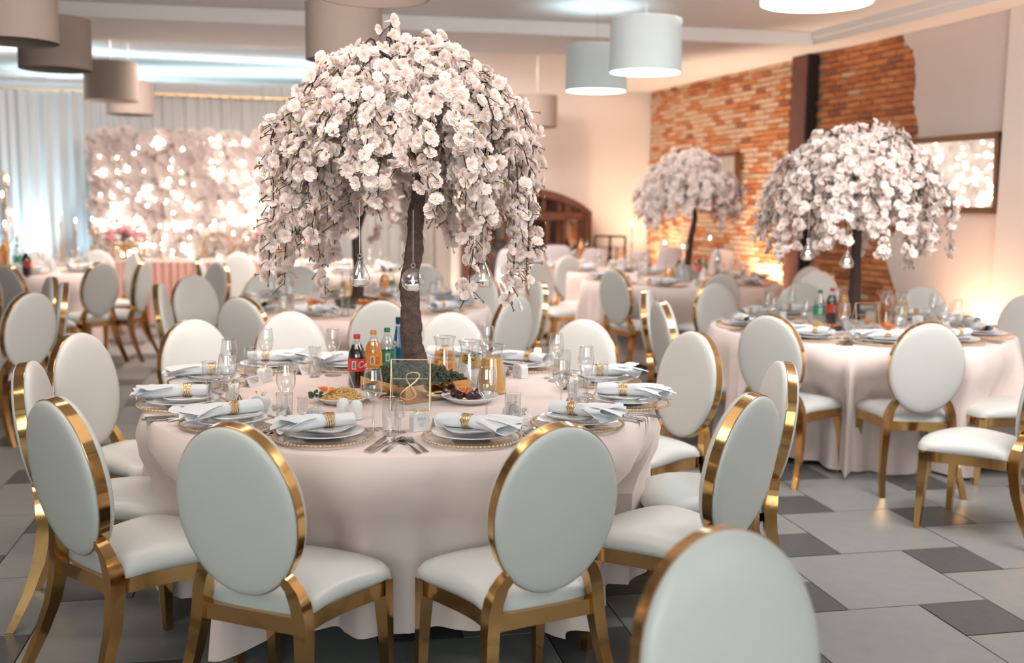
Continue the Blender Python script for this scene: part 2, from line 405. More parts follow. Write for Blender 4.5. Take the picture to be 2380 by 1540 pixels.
# ledge above the curtains and its thin gilt line
mb = MB(); mb.prism([(-5.2, 0), (px_a, 0), (px_a, .5), (-5.2, .5)], room(0, BL-.95, 2.89), U, V, (0, 0, .10))
for k in range(66):
    a = -5.2+k*.125; mb.box(room(a, BL-.95, 3.0), (.14, .05, .07+rnd.uniform(-.015, .02)), ANG)
struct('trim_5', mb, M['ceiling'])
mb = MB(); mb.tube([room(-5.2, BL-.99, 2.875), room(px_a, BL-.99, 2.875)], .012, 6)
for k in range(56): mb.ball(room(-5.1+k*.142, BL-.99, 2.875), .016, 6, 4)
single('curtain_rail', mb, M['gold_dull'], 'thin gilt rail running along the ceiling above the white drapes', 'curtain rail')
# ---------------------------------------------------------------- floor tiles (two sizes, interlocking)
tyaw = math.radians(11.9); t0 = spot(1813, 1195, 0)
tu = Vector((math.cos(-tyaw), math.sin(-tyaw), 0)); tu = Vector((math.cos(tyaw), math.sin(tyaw), 0)); tv = Vector((-math.sin(tyaw), math.cos(tyaw), 0))
# tile axes: tu to the right and away, tv away
s = .3; g = .0022
def tile_mb(w):
    mb = MB(); e = .002
    mb.prism([(g, g), (w-g, g), (w-g, w-g), (g, w-g)], (0, 0, -.010), (1, 0, 0), (0, 1, 0), (0, 0, .009))
    mb.prism([(g+e, g+e), (w-g-e, g+e), (w-g-e, w-g-e), (g+e, w-g-e)], (0, 0, -.001), (1, 0, 0), (0, 1, 0), (0, 0, .001)); return mb
BIG, SML = tile_mb(2*s), tile_mb(s)
tiles = []
for i in range(-34, 35):
    for j in range(-34, 35):
        # lattice in tile units: (2,-1) and (-1,-2), v measured toward the camera
        uu = 2*i-1*j; vv = 1*i+2*j
        big = t0+tu*(uu*s)-tv*((vv+2)*s); sm = t0+tu*((uu+2)*s)-tv*((vv+1)*s)
        for kind, q, wd in ((0, big, 2*s), (1, sm, s)):
            c = q+tu*wd/2+tv*wd/2; a, b = c.dot(U), c.dot(V)
            if AL < a < AR and BN < b < BC:
                vis = c.y > .5 and abs(c.x/c.y) < .56 and 1.9 < c.y
                tiles.append(((0 if vis else 100)+c.length, kind, q))
tiles.sort(key=lambda t: t[0])
shm = (BIG.mesh('tile', M['tile_l'], False), SML.mesh('tile', M['tile_d'], False))
rl, rd = MB(), MB(); Rt = Matrix.Rotation(tyaw, 4, 'Z')
for n, (d, kind, q) in enumerate(tiles):
    if n < 290: link('tile', shm[kind], floor, q+Vector((0, 0, rnd.uniform(-.0004, .0002))), tyaw)
    else:
        T = Matrix.Translation(q) @ Rt; src = (BIG, SML)[kind]; (rl, rd)[kind].add([T @ Vector(v) for v in src.v], src.f)
for nm, mb, m in (('far_light_tiles', rl, M['tile_l']), ('far_dark_tiles', rd, M['tile_d'])): part(nm, mb, m, floor, False, kind='stuff')

# ---------------------------------------------------------------- chairs
def chair_proto():
    t = thing('oval_back_chair', 'x', 'chair')
    # seat outline (plan)
    half = [(0, .245), (.08, .241), (.15, .226), (.208, .196), (.232, .158), (.230, .11), (.211, .04), (.190, -.04), (.177, -.12), (.169, -.19), (.10, -.212), (0, -.216)]
    def smooth(pts):
        P = [Vector((x, y)) for x, y in pts]; out = []; m = len(P)
        for i in range(m):
            a, b, c, d = P[i-1], P[i], P[(i+1) % m], P[(i+2) % m]
            for k in range(2):
                u = k/2; out.append(.5*((2*b)+(-a+c)*u+(2*a-5*b+4*c-d)*u*u+(-a+3*b-3*c+d)*u**3))
        return out
    full = half+[(-x, y) for x, y in reversed(half[1:-1])]
    out = smooth(full)
    sag = lambda x, y: .013*math.cos(y*10)-.008-.004*(abs(x)/.2)**2
    def ring(sc, z, dz=lambda x, y: 0): return [Vector((p.x*sc, p.y*sc, z+dz(p.x*sc, p.y*sc))) for p in out]
    mb = MB(); mb.loft([ring(.93, .382), ring(.985, .386), ring(1.014, .402, sag), ring(1.0, .422, sag), ring(.94, .440, sag), ring(.78, .452, sag), ring(.55, .457, sag), ring(.3, .459, sag), ring(.08, .460, sag)])
    part('seat', mb, M['leather'], t, 60)
    mb = MB(); mb.loft([ring(.955, .338), ring(.955, .386), ring(.99, .386), ring(.99, .338), ring(.955, .338)], cap=False)
    part('seat_frame', mb, M['gold'], t, 30)
    def leg(pts, ws):
        mb = MB(); rings = []
        for (x, y, z), (wx, wy) in zip(pts, ws):
            rings.append([Vector((x-wx, y-wy, z)), Vector((x+wx, y-wy, z)), Vector((x+wx, y+wy, z)), Vector((x-wx, y+wy, z))])
        mb.loft(rings); return mb
    for sx in (-1, 1):
        part('leg', leg([(sx*.213, .186, 0), (sx*.209, .178, .2), (sx*.203, .170, .375)], [(.013, .013), (.018, .018), (.024, .024)]), M['gold'], t, 30)
        pts = []; ws = []
        for z, x, y in ((0, .214, -.345), (.06, .209, -.315), (.14, .199, -.278), (.24, .186, -.243), (.33, .176, -.226), (.39, .170, -.222), (.43, .164, -.226), (.47, .152, -.234), (.505, .131, -.244), (.53, .104, -.252)):
            pts.append((sx*x, y, z)); k = min(1, z/.36); ws.append((.0135+.0065*k, .014+.010*k if z < .46 else .019))
        part('leg', leg(pts, ws), M['gold'], t, 50)
    mb = MB(); mb.box((0, -.222, .366), (.31, .028, .048)); part('back_rail', mb, M['gold'], t, False)
    # backrest, tilted
    tilt = math.radians(9); cz, cyy = .690, -.268; ax, azz = .199, .253
    def P3(u, v, w):
        return Vector((u, cyy-v*math.sin(tilt)+w*math.cos(tilt), cz+v*math.cos(tilt)+w*math.sin(tilt)))
    n = 48
    def er2(d, w): return [P3((ax-d)*math.cos(2*PI*i/n), (azz-d)*math.sin(2*PI*i/n), w) for i in range(n)]
    mb = MB(); mb.loft([er2(.016, -.0175), er2(.0005, -.0175), er2(0, -.0168), er2(0, .0168), er2(.0005, .0175), er2(.016, .0175), er2(.016, -.0175)], cap=False)
    part('back_frame', mb, M['gold'], t, 30)
    mb = MB(); mb.loft([er2(.016, .010), er2(.0025, .0175), er2(.002, .024), er2(.005, .032), er2(.014, .039), er2(.035, .045), er2(.07, .049), er2(.12, .052), er2(.17, .053)])
    part('backrest', mb, M['leather'], t, 70)
    mb = MB(); mb.loft([er2(.17, -.0365), er2(.10, -.036), er2(.05, -.0345), er2(.022, -.032), er2(.009, -.028), er2(.0035, -.022), er2(.0035, -.0175), er2(.016, .0)])
    part('back_panel', mb, M['leather'], t, 70)
    return remember(t)
CHAIR = chair_proto(); SEATS = []
def chair_top(px, py, facing, label, group):      # px,py: top of the backrest in the photograph
    q = spot(px, py, .94); r = az(facing)
    off = Matrix.Rotation(r, 3, 'Z') @ Vector((0, -.312, 0))
    p = (q.x-off.x, q.y-off.y, 0); SEATS.append((p[0], p[1], r))
    return place(CHAIR, p, r, label, group)

# ---------------------------------------------------------------- tables
def cloth_mb(R, top, hem, folds, amp, seed, hemvar=.02, c=None, seats=()):
    r_ = random.Random(seed); ph = [r_.uniform(0, 2*PI) for _ in range(6)]; n = 360
    def prof(th, t):
        # t: 0 at the table edge, 1 at the hem
        f = math.sin(folds*th+ph[0]+.9*math.sin(2*th+ph[1]))+.45*math.sin((folds*2+1)*th+ph[2]+.5*math.sin(3*th+ph[3]))
        f = f/1.45; f = f*abs(f)**.3 if f else 0
        a = amp*(t**.65)
        return R+.012+a*.75, a*f*(.9+.2*math.sin(5*th+ph[4]))
    mb = MB(); lim = [9.0]*n
    for (x, y, rz) in seats:
        co = [Vector((x, y))+Matrix.Rotation(rz, 2) @ Vector(q) for q in ((-.235, .25), (-.12, .275), (0, .28), (.12, .275), (.235, .25), (-.235, .05), (.235, .05), (-.19, -.2), (.19, -.2))]
        rel = [q-Vector(c) for q in co]; ang = [math.atan2(q.y, q.x) for q in rel]
        fr = min(q.length for q in rel[:5])
        if fr > R+amp*1.6+.03: continue
        behind = math.cos(rz) > .25 and y < c[1]; fr = max(fr, R*((.86 if R > .95 else .80) if behind else .97))
        a0 = math.atan2(sum(math.sin(a) for a in ang[:5]), sum(math.cos(a) for a in ang[:5]))
        hw = .92*max(abs((a-a0+PI) % (2*PI)-PI) for a in ang[:7])
        for k in range(n):
            d = abs((2*PI*k/n-a0+PI) % (2*PI)-PI); ex = max(0, d-hw); lim[k] = min(lim[k], fr-.015+ex*7*R)
    def fn(i, j):
        th = 2*PI*i; k = j*13
        if k < 4-.5:
            r = (.001, .5*R, .95*R, R-.004)[int(round(k))]; z = top
        elif k < 4.5: r, z = R+.006, top-.006
        else:
            t = (k-4)/9; r, off = prof(th, t); L_ = lim[int(round(i*n)) % n]; q = max(0, min(1, (t-.10)/.34)); q = q*q*(3-2*q); r = r+(min(r, L_)-r)*q+off*(1 if r < L_ else .75); hz = hem+hemvar*math.sin(3*th+ph[5]); z = top-.006-(top-hz)*t**.95
        return (r*math.cos(th), r*math.sin(th), z)
    mb.grid(fn, n, 14, wrap=True); return mb
LATER = []
def table(*a, **k): LATER.append((a, k, len(SEATS)))
def build_table(c, R, lab, where, hem=.08, folds=15, amp=.085, seed=1, top=.76, legs=True):
    t = thing('round_table', 'round banquet table beneath the cloth '+where, 'table', (c[0], c[1], 0), 0, 'round banquet tables')
    mb = MB(); mb.lathe([(R-.03, top-.035), (R-.002, top-.03), (R-.002, top-.006), (R-.03, top-.002)], 64); part('tabletop', mb, M['wood'], t)
    mb = MB(); mb.lathe([(.30, .012), (.30, .04), (.05, .08), (.045, top-.03)], 24); part('pedestal', mb, M['blackpaint'], t)
    mb = cloth_mb(R, top, hem, folds, amp, seed, c=c, seats=[q for q in SEATS if math.hypot(q[0]-c[0], q[1]-c[1]) < R+.5])
    me = mb.mesh('tablecloth', M['cloth'], 80)
    return tag(link('tablecloth', me, None, (c[0], c[1], 0)), lab, 'tablecloth', 'round blush tablecloths')

# ---------------------------------------------------------------- tableware prototypes
def proto_charger():
    t = thing('charger_plate', 'x', 'plate'); mb = MB()
    mb.lathe([(.001, .004), (.10, .004), (.125, .010), (.160, .014), (.163, .011), (.128, .006), (.10, .001), (.001, .0)], 48)
    part('glass_disc', mb, M['charger'], t)
    mb = MB(); mb.tube([(.160*math.cos(2*PI*i/48), .160*math.sin(2*PI*i/48), .012) for i in range(48)], .0028, 6, closed=True)
    for k in range(72):
        a = 2*PI*k/72; mb.ball((.1625*math.cos(a), .1625*math.sin(a), .0125), .0050, 6, 4)
    part('beaded_rim', mb, M['foil'], t); return remember(t)
def proto_plate():
    t = thing('dinner_plate', 'x', 'plate'); mb = MB()
    mb.lathe([(.001, .006), (.075, .006), (.088, .012), (.132, .020), (.134, .018), (.09, .008), (.07, 0), (.001, 0)], 48); part('dish', mb, M['china'], t)
    mb = MB()
    rings = []
    for sc, z in ((.8, .020), (.95, .022), (1.05, .030), (1.03, .031), (.90, .026), (.3, .025)):
        rings.append([Vector((.02+.085*sc*math.copysign(abs(math.cos(a))**.55, math.cos(a)), .085*sc*math.copysign(abs(math.sin(a))**.55, math.sin(a)), z)) for a in [2*PI*i/36 for i in range(36)]])
    mb.loft(rings); part('square_side_dish', mb, M['china'], t); return remember(t)
def proto_napkin(kind):
    t = thing('rolled_napkin', 'x', 'napkin'); mb = MB(); r_ = random.Random(11+kind); nu = 40
    ph = [r_.uniform(0, 6.28) for _ in range(5)]
    L0, L1 = (-.11, .15) if kind == 0 else (-.13, .16)
    def fn(i, j):
        th = 2*PI*i; x = L0+(L1-L0)*j; u = (x-L0)/(L1-L0)
        neck = math.exp(-((x+.02)/.035)**2)
        r = .028-.006*neck
        fl = max(0, (u-.55)/.45)
        r = r*(1-.1*fl)
        wy = r*(1.12+(2.0+.9*kind)*fl); wz = r*(1-.25*fl)
        cr = 1+fl*(.30*math.sin(3*th+ph[0]+2*u)+.16*math.sin(6*th+ph[1]))+.07*math.sin(2*th+ph[2]+5*u)*(1-neck)+.03*math.sin(5*th+u*7)*(1-neck)
        if u < .3: wy *= 1+.9*(.3-u); wz *= 1-.8*(.3-u)
        dz = .010*math.sin(4*u+ph[3])*fl
        y = wy*cr*math.cos(th)+.018*math.sin(5*u+ph[4])*fl
        xx = x+.03*fl*math.sin(3*th+ph[1]); z = wz*cr*math.sin(th)
        return (xx, y, max(.001, .026+z*1.0+dz))
    mb.grid(fn, nu, 34, wrap=True)
    # two folded tails fanning out of the roll
    for k, (a0, ln, lift) in enumerate(((.30, .15, .014), (-.40, .14, .002))):
        def f2(i, j, a0=a0, ln=ln, lift=lift):
            w = (i-.5)*(.06+.13*j); x = .04+ln*j; q = .011*math.sin(i*7+k*2)*(.3+j)
            X = x*math.cos(a0)-w*math.sin(a0); Y = x*math.sin(a0)*.6+w*math.cos(a0)
            return (X, Y, max(.001, .03+lift+q-.025*j*j+.006*math.cos(i*14)*j))
        mb.grid(f2, 14, 9)
    part('linen', mb, M['napkin'], t, 75)
    mb = MB()
    for k in range(5): mb.tube([(-.034+k*.007+.0025*math.sin(4*a+k), .0268*math.cos(a), .027+.0258*math.sin(a)) for a in [2*PI*i/28 for i in range(28)]], .0032, 5, closed=True)
    mb.open_lathe([(.0255, -.018), (.0255, .018)], 28); n = len(mb.v)-56
    for i in range(n, len(mb.v)): x, y, z = mb.v[i]; mb.v[i] = (-.02+z, x, .027+y)
    part('woven_ring', mb, M['foil'], t); return remember(t)
def proto_wine():
    t = thing('wine_glass', 'x', 'glass'); mb = MB()
    mb.open_lathe([(.0245, .190), (.0275, .170), (.0305, .148), (.0300, .130), (.024, .110), (.013, .096), (.004, .088)], 28)
    part('bowl', mb, M['glass'], t)
    mb = MB(); mb.tube([(.0245*math.cos(2*PI*i/28), .0245*math.sin(2*PI*i/28), .190) for i in range(28)], .0008, 5, closed=True); part('rim', mb, M['wineglass_rim'], t)
    mb = MB(); mb.lathe([(.0052, .090), (.0042, .08), (.0036, .05), (.0038, .015), (.007, .007), (.032, .0025), (.033, .001), (.032, 0)], 24); part('stem', mb, M['glass'], t)
    return remember(t)
M['wineglass_rim'] = glass('glass_rim', (.95, .93, .92), .5, .6)
def proto_tumbler():
    t = thing('tumbler', 'x', 'glass'); mb = MB(); mb.open_lathe([(.0285, .125), (.0275, .06), (.0265, .012), (.025, .002)], 28); part('wall', mb, M['glass'], t)
    mb = MB(); mb.tube([(.0285*math.cos(2*PI*i/28), .0285*math.sin(2*PI*i/28), .125) for i in range(28)], .0009, 5, closed=True); part('rim', mb, M['wineglass_rim'], t)
    mb = MB(); mb.lathe([(.0255, .001), (.0262, .010), (.001, .012)], 28); part('thick_base', mb, M['wineglass_rim'], t)
    return remember(t)
def proto_shot():
    t = thing('vodka_glass', 'x', 'glass'); mb = MB(); mb.open_lathe([(.0175, .105), (.0155, .085), (.0185, .065), (.0165, .052), (.006, .045)], 22); part('bowl', mb, M['glass'], t)
    mb = MB(); mb.lathe([(.006, .047), (.0038, .03), (.005, .008), (.023, .003), (.023, 0)], 22); part('stem', mb, M['glass'], t)
    mb = MB(); mb.tube([(.0175*math.cos(2*PI*i/22), .0175*math.sin(2*PI*i/22), .105) for i in range(22)], .0007, 5, closed=True); part('rim', mb, M['wineglass_rim'], t)
    return remember(t)
def flat_path(mb, pts, w, h=.0025):
    for (x0, y0, w0, z0), (x1, y1, w1, z1) in zip(pts, pts[1:]):
        mb.add([(x0, y0-w0, z0), (x0, y0+w0, z0), (x1, y1+w1, z1), (x1, y1-w1, z1), (x0, y0-w0, z0+h), (x0, y0+w0, z0+h), (x1, y1+w1, z1+h), (x1, y1-w1, z1+h)],
               [(0, 1, 2, 3), (7, 6, 5, 4), (0, 4, 5, 1), (1, 5, 6, 2), (2, 6, 7, 3), (3, 7, 4, 0)])
def proto_fork():
    t = thing('fork', 'x', 'fork'); mb = MB(); flat_path(mb, [(-.10, 0, .0085, 0), (-.06, 0, .006, .003), (-.01, 0, .0028, .006), (.03, 0, .003, .005)], 0); part('handle', mb, M['steel'], t, 30)
    mb = MB(); flat_path(mb, [(.03, 0, .003, .005), (.042, 0, .011, .003), (.056, 0, .0115, .001)], 0)
    for k in (-1.5, -.5, .5, 1.5): flat_path(mb, [(.056, k*.0068, .0018, .001), (.075, k*.0066, .0015, .002), (.095, k*.0062, .0009, .006)], 0)
    part('tines', mb, M['steel'], t, 30); return remember(t)
def proto_spoon():
    t = thing('spoon', 'x', 'spoon'); mb = MB(); flat_path(mb, [(-.10, 0, .0085, 0), (-.06, 0, .006, .003), (-.01, 0, .0028, .006), (.045, 0, .003, .005)], 0); part('handle', mb, M['steel'], t, 30)
    mb = MB(); mb.lathe([(.001, .0), (.7, .2), (1, 1), (.94, 1.05), (.6, .35), (.001, .15)], 20, sx=1); mb.v = [(.067+x*.028, y*.0185, .001+z*.007) for x, y, z in mb.v]; part('bowl', mb, M['steel'], t)
    return remember(t)
def proto_knife():
    t = thing('knife', 'x', 'knife'); mb = MB(); flat_path(mb, [(-.11, 0, .008, 0), (-.07, 0, .007, .001), (-.01, 0, .0045, .001)], 0, .005); part('handle', mb, M['steel'], t, 30)
    mb = MB(); flat_path(mb, [(-.01, 0, .004, .002), (.01, .002, .009, .002), (.07, .002, .0095, .002), (.095, .005, .004, .002), (.11, .008, .0008, .002)], 0, .0015); part('blade', mb, M['steel'], t, 30)
    return remember(t)
def filigree(mb, cx, cz, w, h, y, seed, slope=0):
    r_ = random.Random(seed)
    for k in range(12):
        x = cx+w*(k/11-.5); z0 = cz+h*.5
        L_ = h*(.45+.55*math.cos((k/11-.5)*2.6))
        pts = [(x+.12*w*(q/4)*math.sin(q*1.9+k), y+slope*(z0-L_*q/4), z0-L_*q/4) for q in range(5)]
        mb.tube(pts, .0007, 4)
        mb.ball((pts[-1][0], pts[-1][1], pts[-1][2]), .0016, 5, 3); mb.ball((pts[2][0]+.002, pts[2][1], pts[2][2]), .0014, 5, 3)
def proto_card():
    t = thing('place_card', 'x', 'card'); mb = MB()
    w, h, d = .085, .042, .022
    mb.prism([(-d, 0), (0, h), (d, 0), (d-.0015, 0), (0, h-.0025), (-d+.0015, 0)], (-w/2, 0, 0), (0, 1, 0), (0, 0, 1), (w, 0, 0)); part('folded_card', mb, M['card'], t, False)
    mb = MB()
    for sgn in (-1, 1):
        filigree(mb, 0, .026, .055, .022, sgn*.0115*2+sgn*.0005, 3, -sgn*.022/.042)
    part('gold_filigree', mb, M['foil'], t, False); return remember(t)
def proto_box():
    t = thing('favour_box', 'x', 'box'); mb = MB(); w, d, h = .030, .019, .045
    arc = [(w*math.cos(a), h+.018*math.sin(a)) for a in [PI*i/12 for i in range(13)]]
    mb.prism([(-w, 0), (w, 0)]+arc, (0, -d, 0), (1, 0, 0), (0, 0, 1), (0, 2*d, 0)); part('carton', mb, M['card'], t, 30)
    for sgn in (-1, 1):
        mb = MB()                                       # monogram N|A and the small lines under it
        q = lambda x, z, s_=sgn: (-s_*x, s_*(d+.0006), z)
        for st in ([(-.014, .038), (-.014, .050), (-.006, .038), (-.006, .050)], [(0, .037), (0, .051)], [(.006, .038), (.010, .050), (.014, .038)], [(.0075, .042), (.0125, .042)]): mb.tube([q(*p_) for p_ in st], .0006, 4)
        for k in range(3): mb.tube([q(-.009+.001*k, .029-.006*k), q(.009-.001*k, .029-.006*k)], .0006, 4)
        part('printed_monogram', mb, M['card_print'], t, False)
    mb = MB()
    for sx in (-1, 1):
        mb.tube([(sx*.002, 0, h+.019), (sx*.014, 0, h+.030), (sx*.026, .004, h+.029), (sx*.018, .002, h+.020), (sx*.002, 0, h+.019)], .0015, 5)
        mb.tube([(sx*.002, 0, h+.019), (sx*.016, -.01, h+.017), (sx*.024, -.014, h+.010)], .0013, 5)
    part('gold_bow', mb, M['foil'], t); return remember(t)
CHG, PLT, NAP, NAP2 = proto_charger(), proto_plate(), proto_napkin(0), proto_napkin(1)
WINE, TUMB, SHOT, FORK, SPOON, KNIFE, CARD, BOX = proto_wine(), proto_tumbler(), proto_shot(), proto_fork(), proto_spoon(), proto_knife(), proto_card(), proto_box()

def setting(c, pos, top, where, tkey, full=True, seed=0, nap=None):
    """one place setting: pos = plate centre (Vector), facing the table centre c; `where` names the place."""
    r_ = random.Random(seed); z = top
    f = (Vector((c[0], c[1], 0))-Vector((pos[0], pos[1], 0))).normalized(); rt = Vector((f.y, -f.x, 0))
    ang = math.atan2(f.y, f.x)                # local +X = inward
    P_ = lambda i, s_, dz=0: Vector((pos[0], pos[1], z+dz))+f*i+rt*s_
    g_ = lambda nm: nm+' on the '+tkey
    place(CHG, P_(0, 0), ang, 'gold-beaded glass charger plate at the '+where, g_('charger plates'))
    place(PLT, P_(0, 0, .0125), ang+r_.uniform(-.4, .4), 'white dinner plate with square dish at the '+where, g_('dinner plates'))
    n_ = NAP2 if seed % 2 else NAP
    na = nap if nap is not None else ang+PI/2+r_.uniform(-.35, .35)+(PI if r_.random() < .5 else 0)
    place(n_, P_(0, 0, .038), na, 'rolled white napkin in gold ring at the '+where, g_('rolled napkins'), .9)
    place(WINE, P_(.165+r_.uniform(-.015, .015), .115+r_.uniform(-.01, .015)), r_.uniform(0, 6), 'empty stemmed wine glass at the '+where, g_('wine glasses'), 1.1)
    place(TUMB, P_(.11+r_.uniform(-.01, .01), .185+r_.uniform(-.01, .01)), 0, 'tall clear tumbler at the '+where, g_('tumblers'))
    if full:
        place(SHOT, P_(.165, .205), 0, 'small stemmed vodka glass at the '+where, g_('vodka glasses'))
        place(CARD, P_(.21+r_.uniform(-.01, .02), -.02+r_.uniform(-.02, .02)), ang-PI/2+r_.uniform(-.25, .25), 'folded white place card with gold pattern at the '+where, g_('place cards'))
        for k, s_ in enumerate((-.195, -.225)): place(FORK, P_(-.02-.012*k, s_), ang+r_.uniform(-.08, .08), ('inner' if k == 0 else 'outer')+' steel fork at the '+where, g_('forks'))
        for k, s_ in enumerate((.195, .222)): place(KNIFE, P_(-.02-.01*k, s_), ang+r_.uniform(-.06, .06), ('inner' if k == 0 else 'outer')+' steel knife at the '+where, g_('knives'))
        place(SPOON, P_(-.02, .252), ang+r_.uniform(-.08, .08), 'polished steel spoon at the '+where, g_('spoons'))
    place(BOX, P_(.20+r_.uniform(-.01, .01), -.115+r_.uniform(-.01, .01)), ang-PI/2+r_.uniform(-.3, .3), 'white favour box with gold bow at the '+where, g_('favour boxes'))

# ---------------------------------------------------------------- blossom trees
def flower_data(seed, col_edge, col_mid):
    r_ = random.Random(seed); V_ = []; F_ = []; C_ = []
    for layer, (n, rad, up, ins) in enumerate(((5, 1.0, .18, .0), (5, .80, .45, .05), (4, .52, .75, .1))):
        for k in range(n):
            a = 2*PI*(k+.5*layer)/n+r_.uniform(-.15, .15); w = 1.02*rad*(1 if layer < 2 else .9); L_ = rad*r_.uniform(.9, 1.08); u = up+r_.uniform(-.1, .14)
            ca, sa = math.cos(a), math.sin(a); base = len(V_)
            # petal grid: base, mid l/m/r, tip l/m/r
            rows = [(0.05, 0, .0, 0), (.5, -w*.44, .16, 1), (.5, 0, .04, 1), (.5, w*.44, .16, 1), (.84, -w*.46, .22, 2), (1.0, -w*.22, .14, 2), (.95, 0, .08, 2), (1.0, w*.22, .14, 2), (.84, w*.46, .22, 2)]
            for t, s_, dz, rr in rows:
                x = L_*t; zz = u*t*L_+dz*rad*.6+r_.uniform(-.03, .03); V_.append((x*ca-s_*sa, x*sa+s_*ca, zz))
                q = max(0, min(1, (t*1.3-.05+r_.uniform(-.05, .05))))
                C_.append(tuple(col_mid[i]*(1-q)+col_edge[i]*q for i in range(3)))
            F_ += [tuple(base+i for i in f) for f in ((0, 2, 1), (0, 3, 2), (1, 2, 6, 5, 4), (2, 3, 8, 7, 6))]
    return np.array(V_), F_, C_
PE, PM = (.97, .91, .87), (.95, .68, .62)
FLW = [flower_data(i, PE, PM) for i in range(4)]
def flower_mesh(k, name='blossom'):
    Vv, Ff, Cc = FLW[k]; me = bpy.data.meshes.new(name); me.from_pydata([tuple(v) for v in Vv], [], Ff); me.materials.append(M['petal'])
    ca = me.color_attributes.new('Col', 'FLOAT_COLOR', 'POINT'); ca.data.foreach_set('color', [x for c in Cc for x in (*c, 1)]); me.update(); return me
FM = [flower_mesh(k) for k in range(4)]
def merged_flowers(items, name, parent):     # items: (pos, quaternion, size, variant)
    Vs = []; Fs = []; Cs = []; n = 0
    for p, q, s_, k in items:
        Vv, Ff, Cc = FLW[k]; R3 = np.array(q.to_matrix()); W = (Vv*s_) @ R3.T+np.array(p); Vs.append(W)
        Fs += [tuple(i+n for i in f) for f in Ff]; Cs += Cc; n += len(Vv)
    me = bpy.data.meshes.new(name); me.from_pydata(np.vstack(Vs).tolist(), [], Fs); me.materials.append(M['petal'])
    ca = me.color_attributes.new('Col', 'FLOAT_COLOR', 'POINT'); ca.data.foreach_set('color', np.hstack([np.array(Cs), np.ones((n, 1))]).ravel()); me.update()
    o = link(name, me, parent); o['kind'] = 'stuff'; return o
PRINTS = []
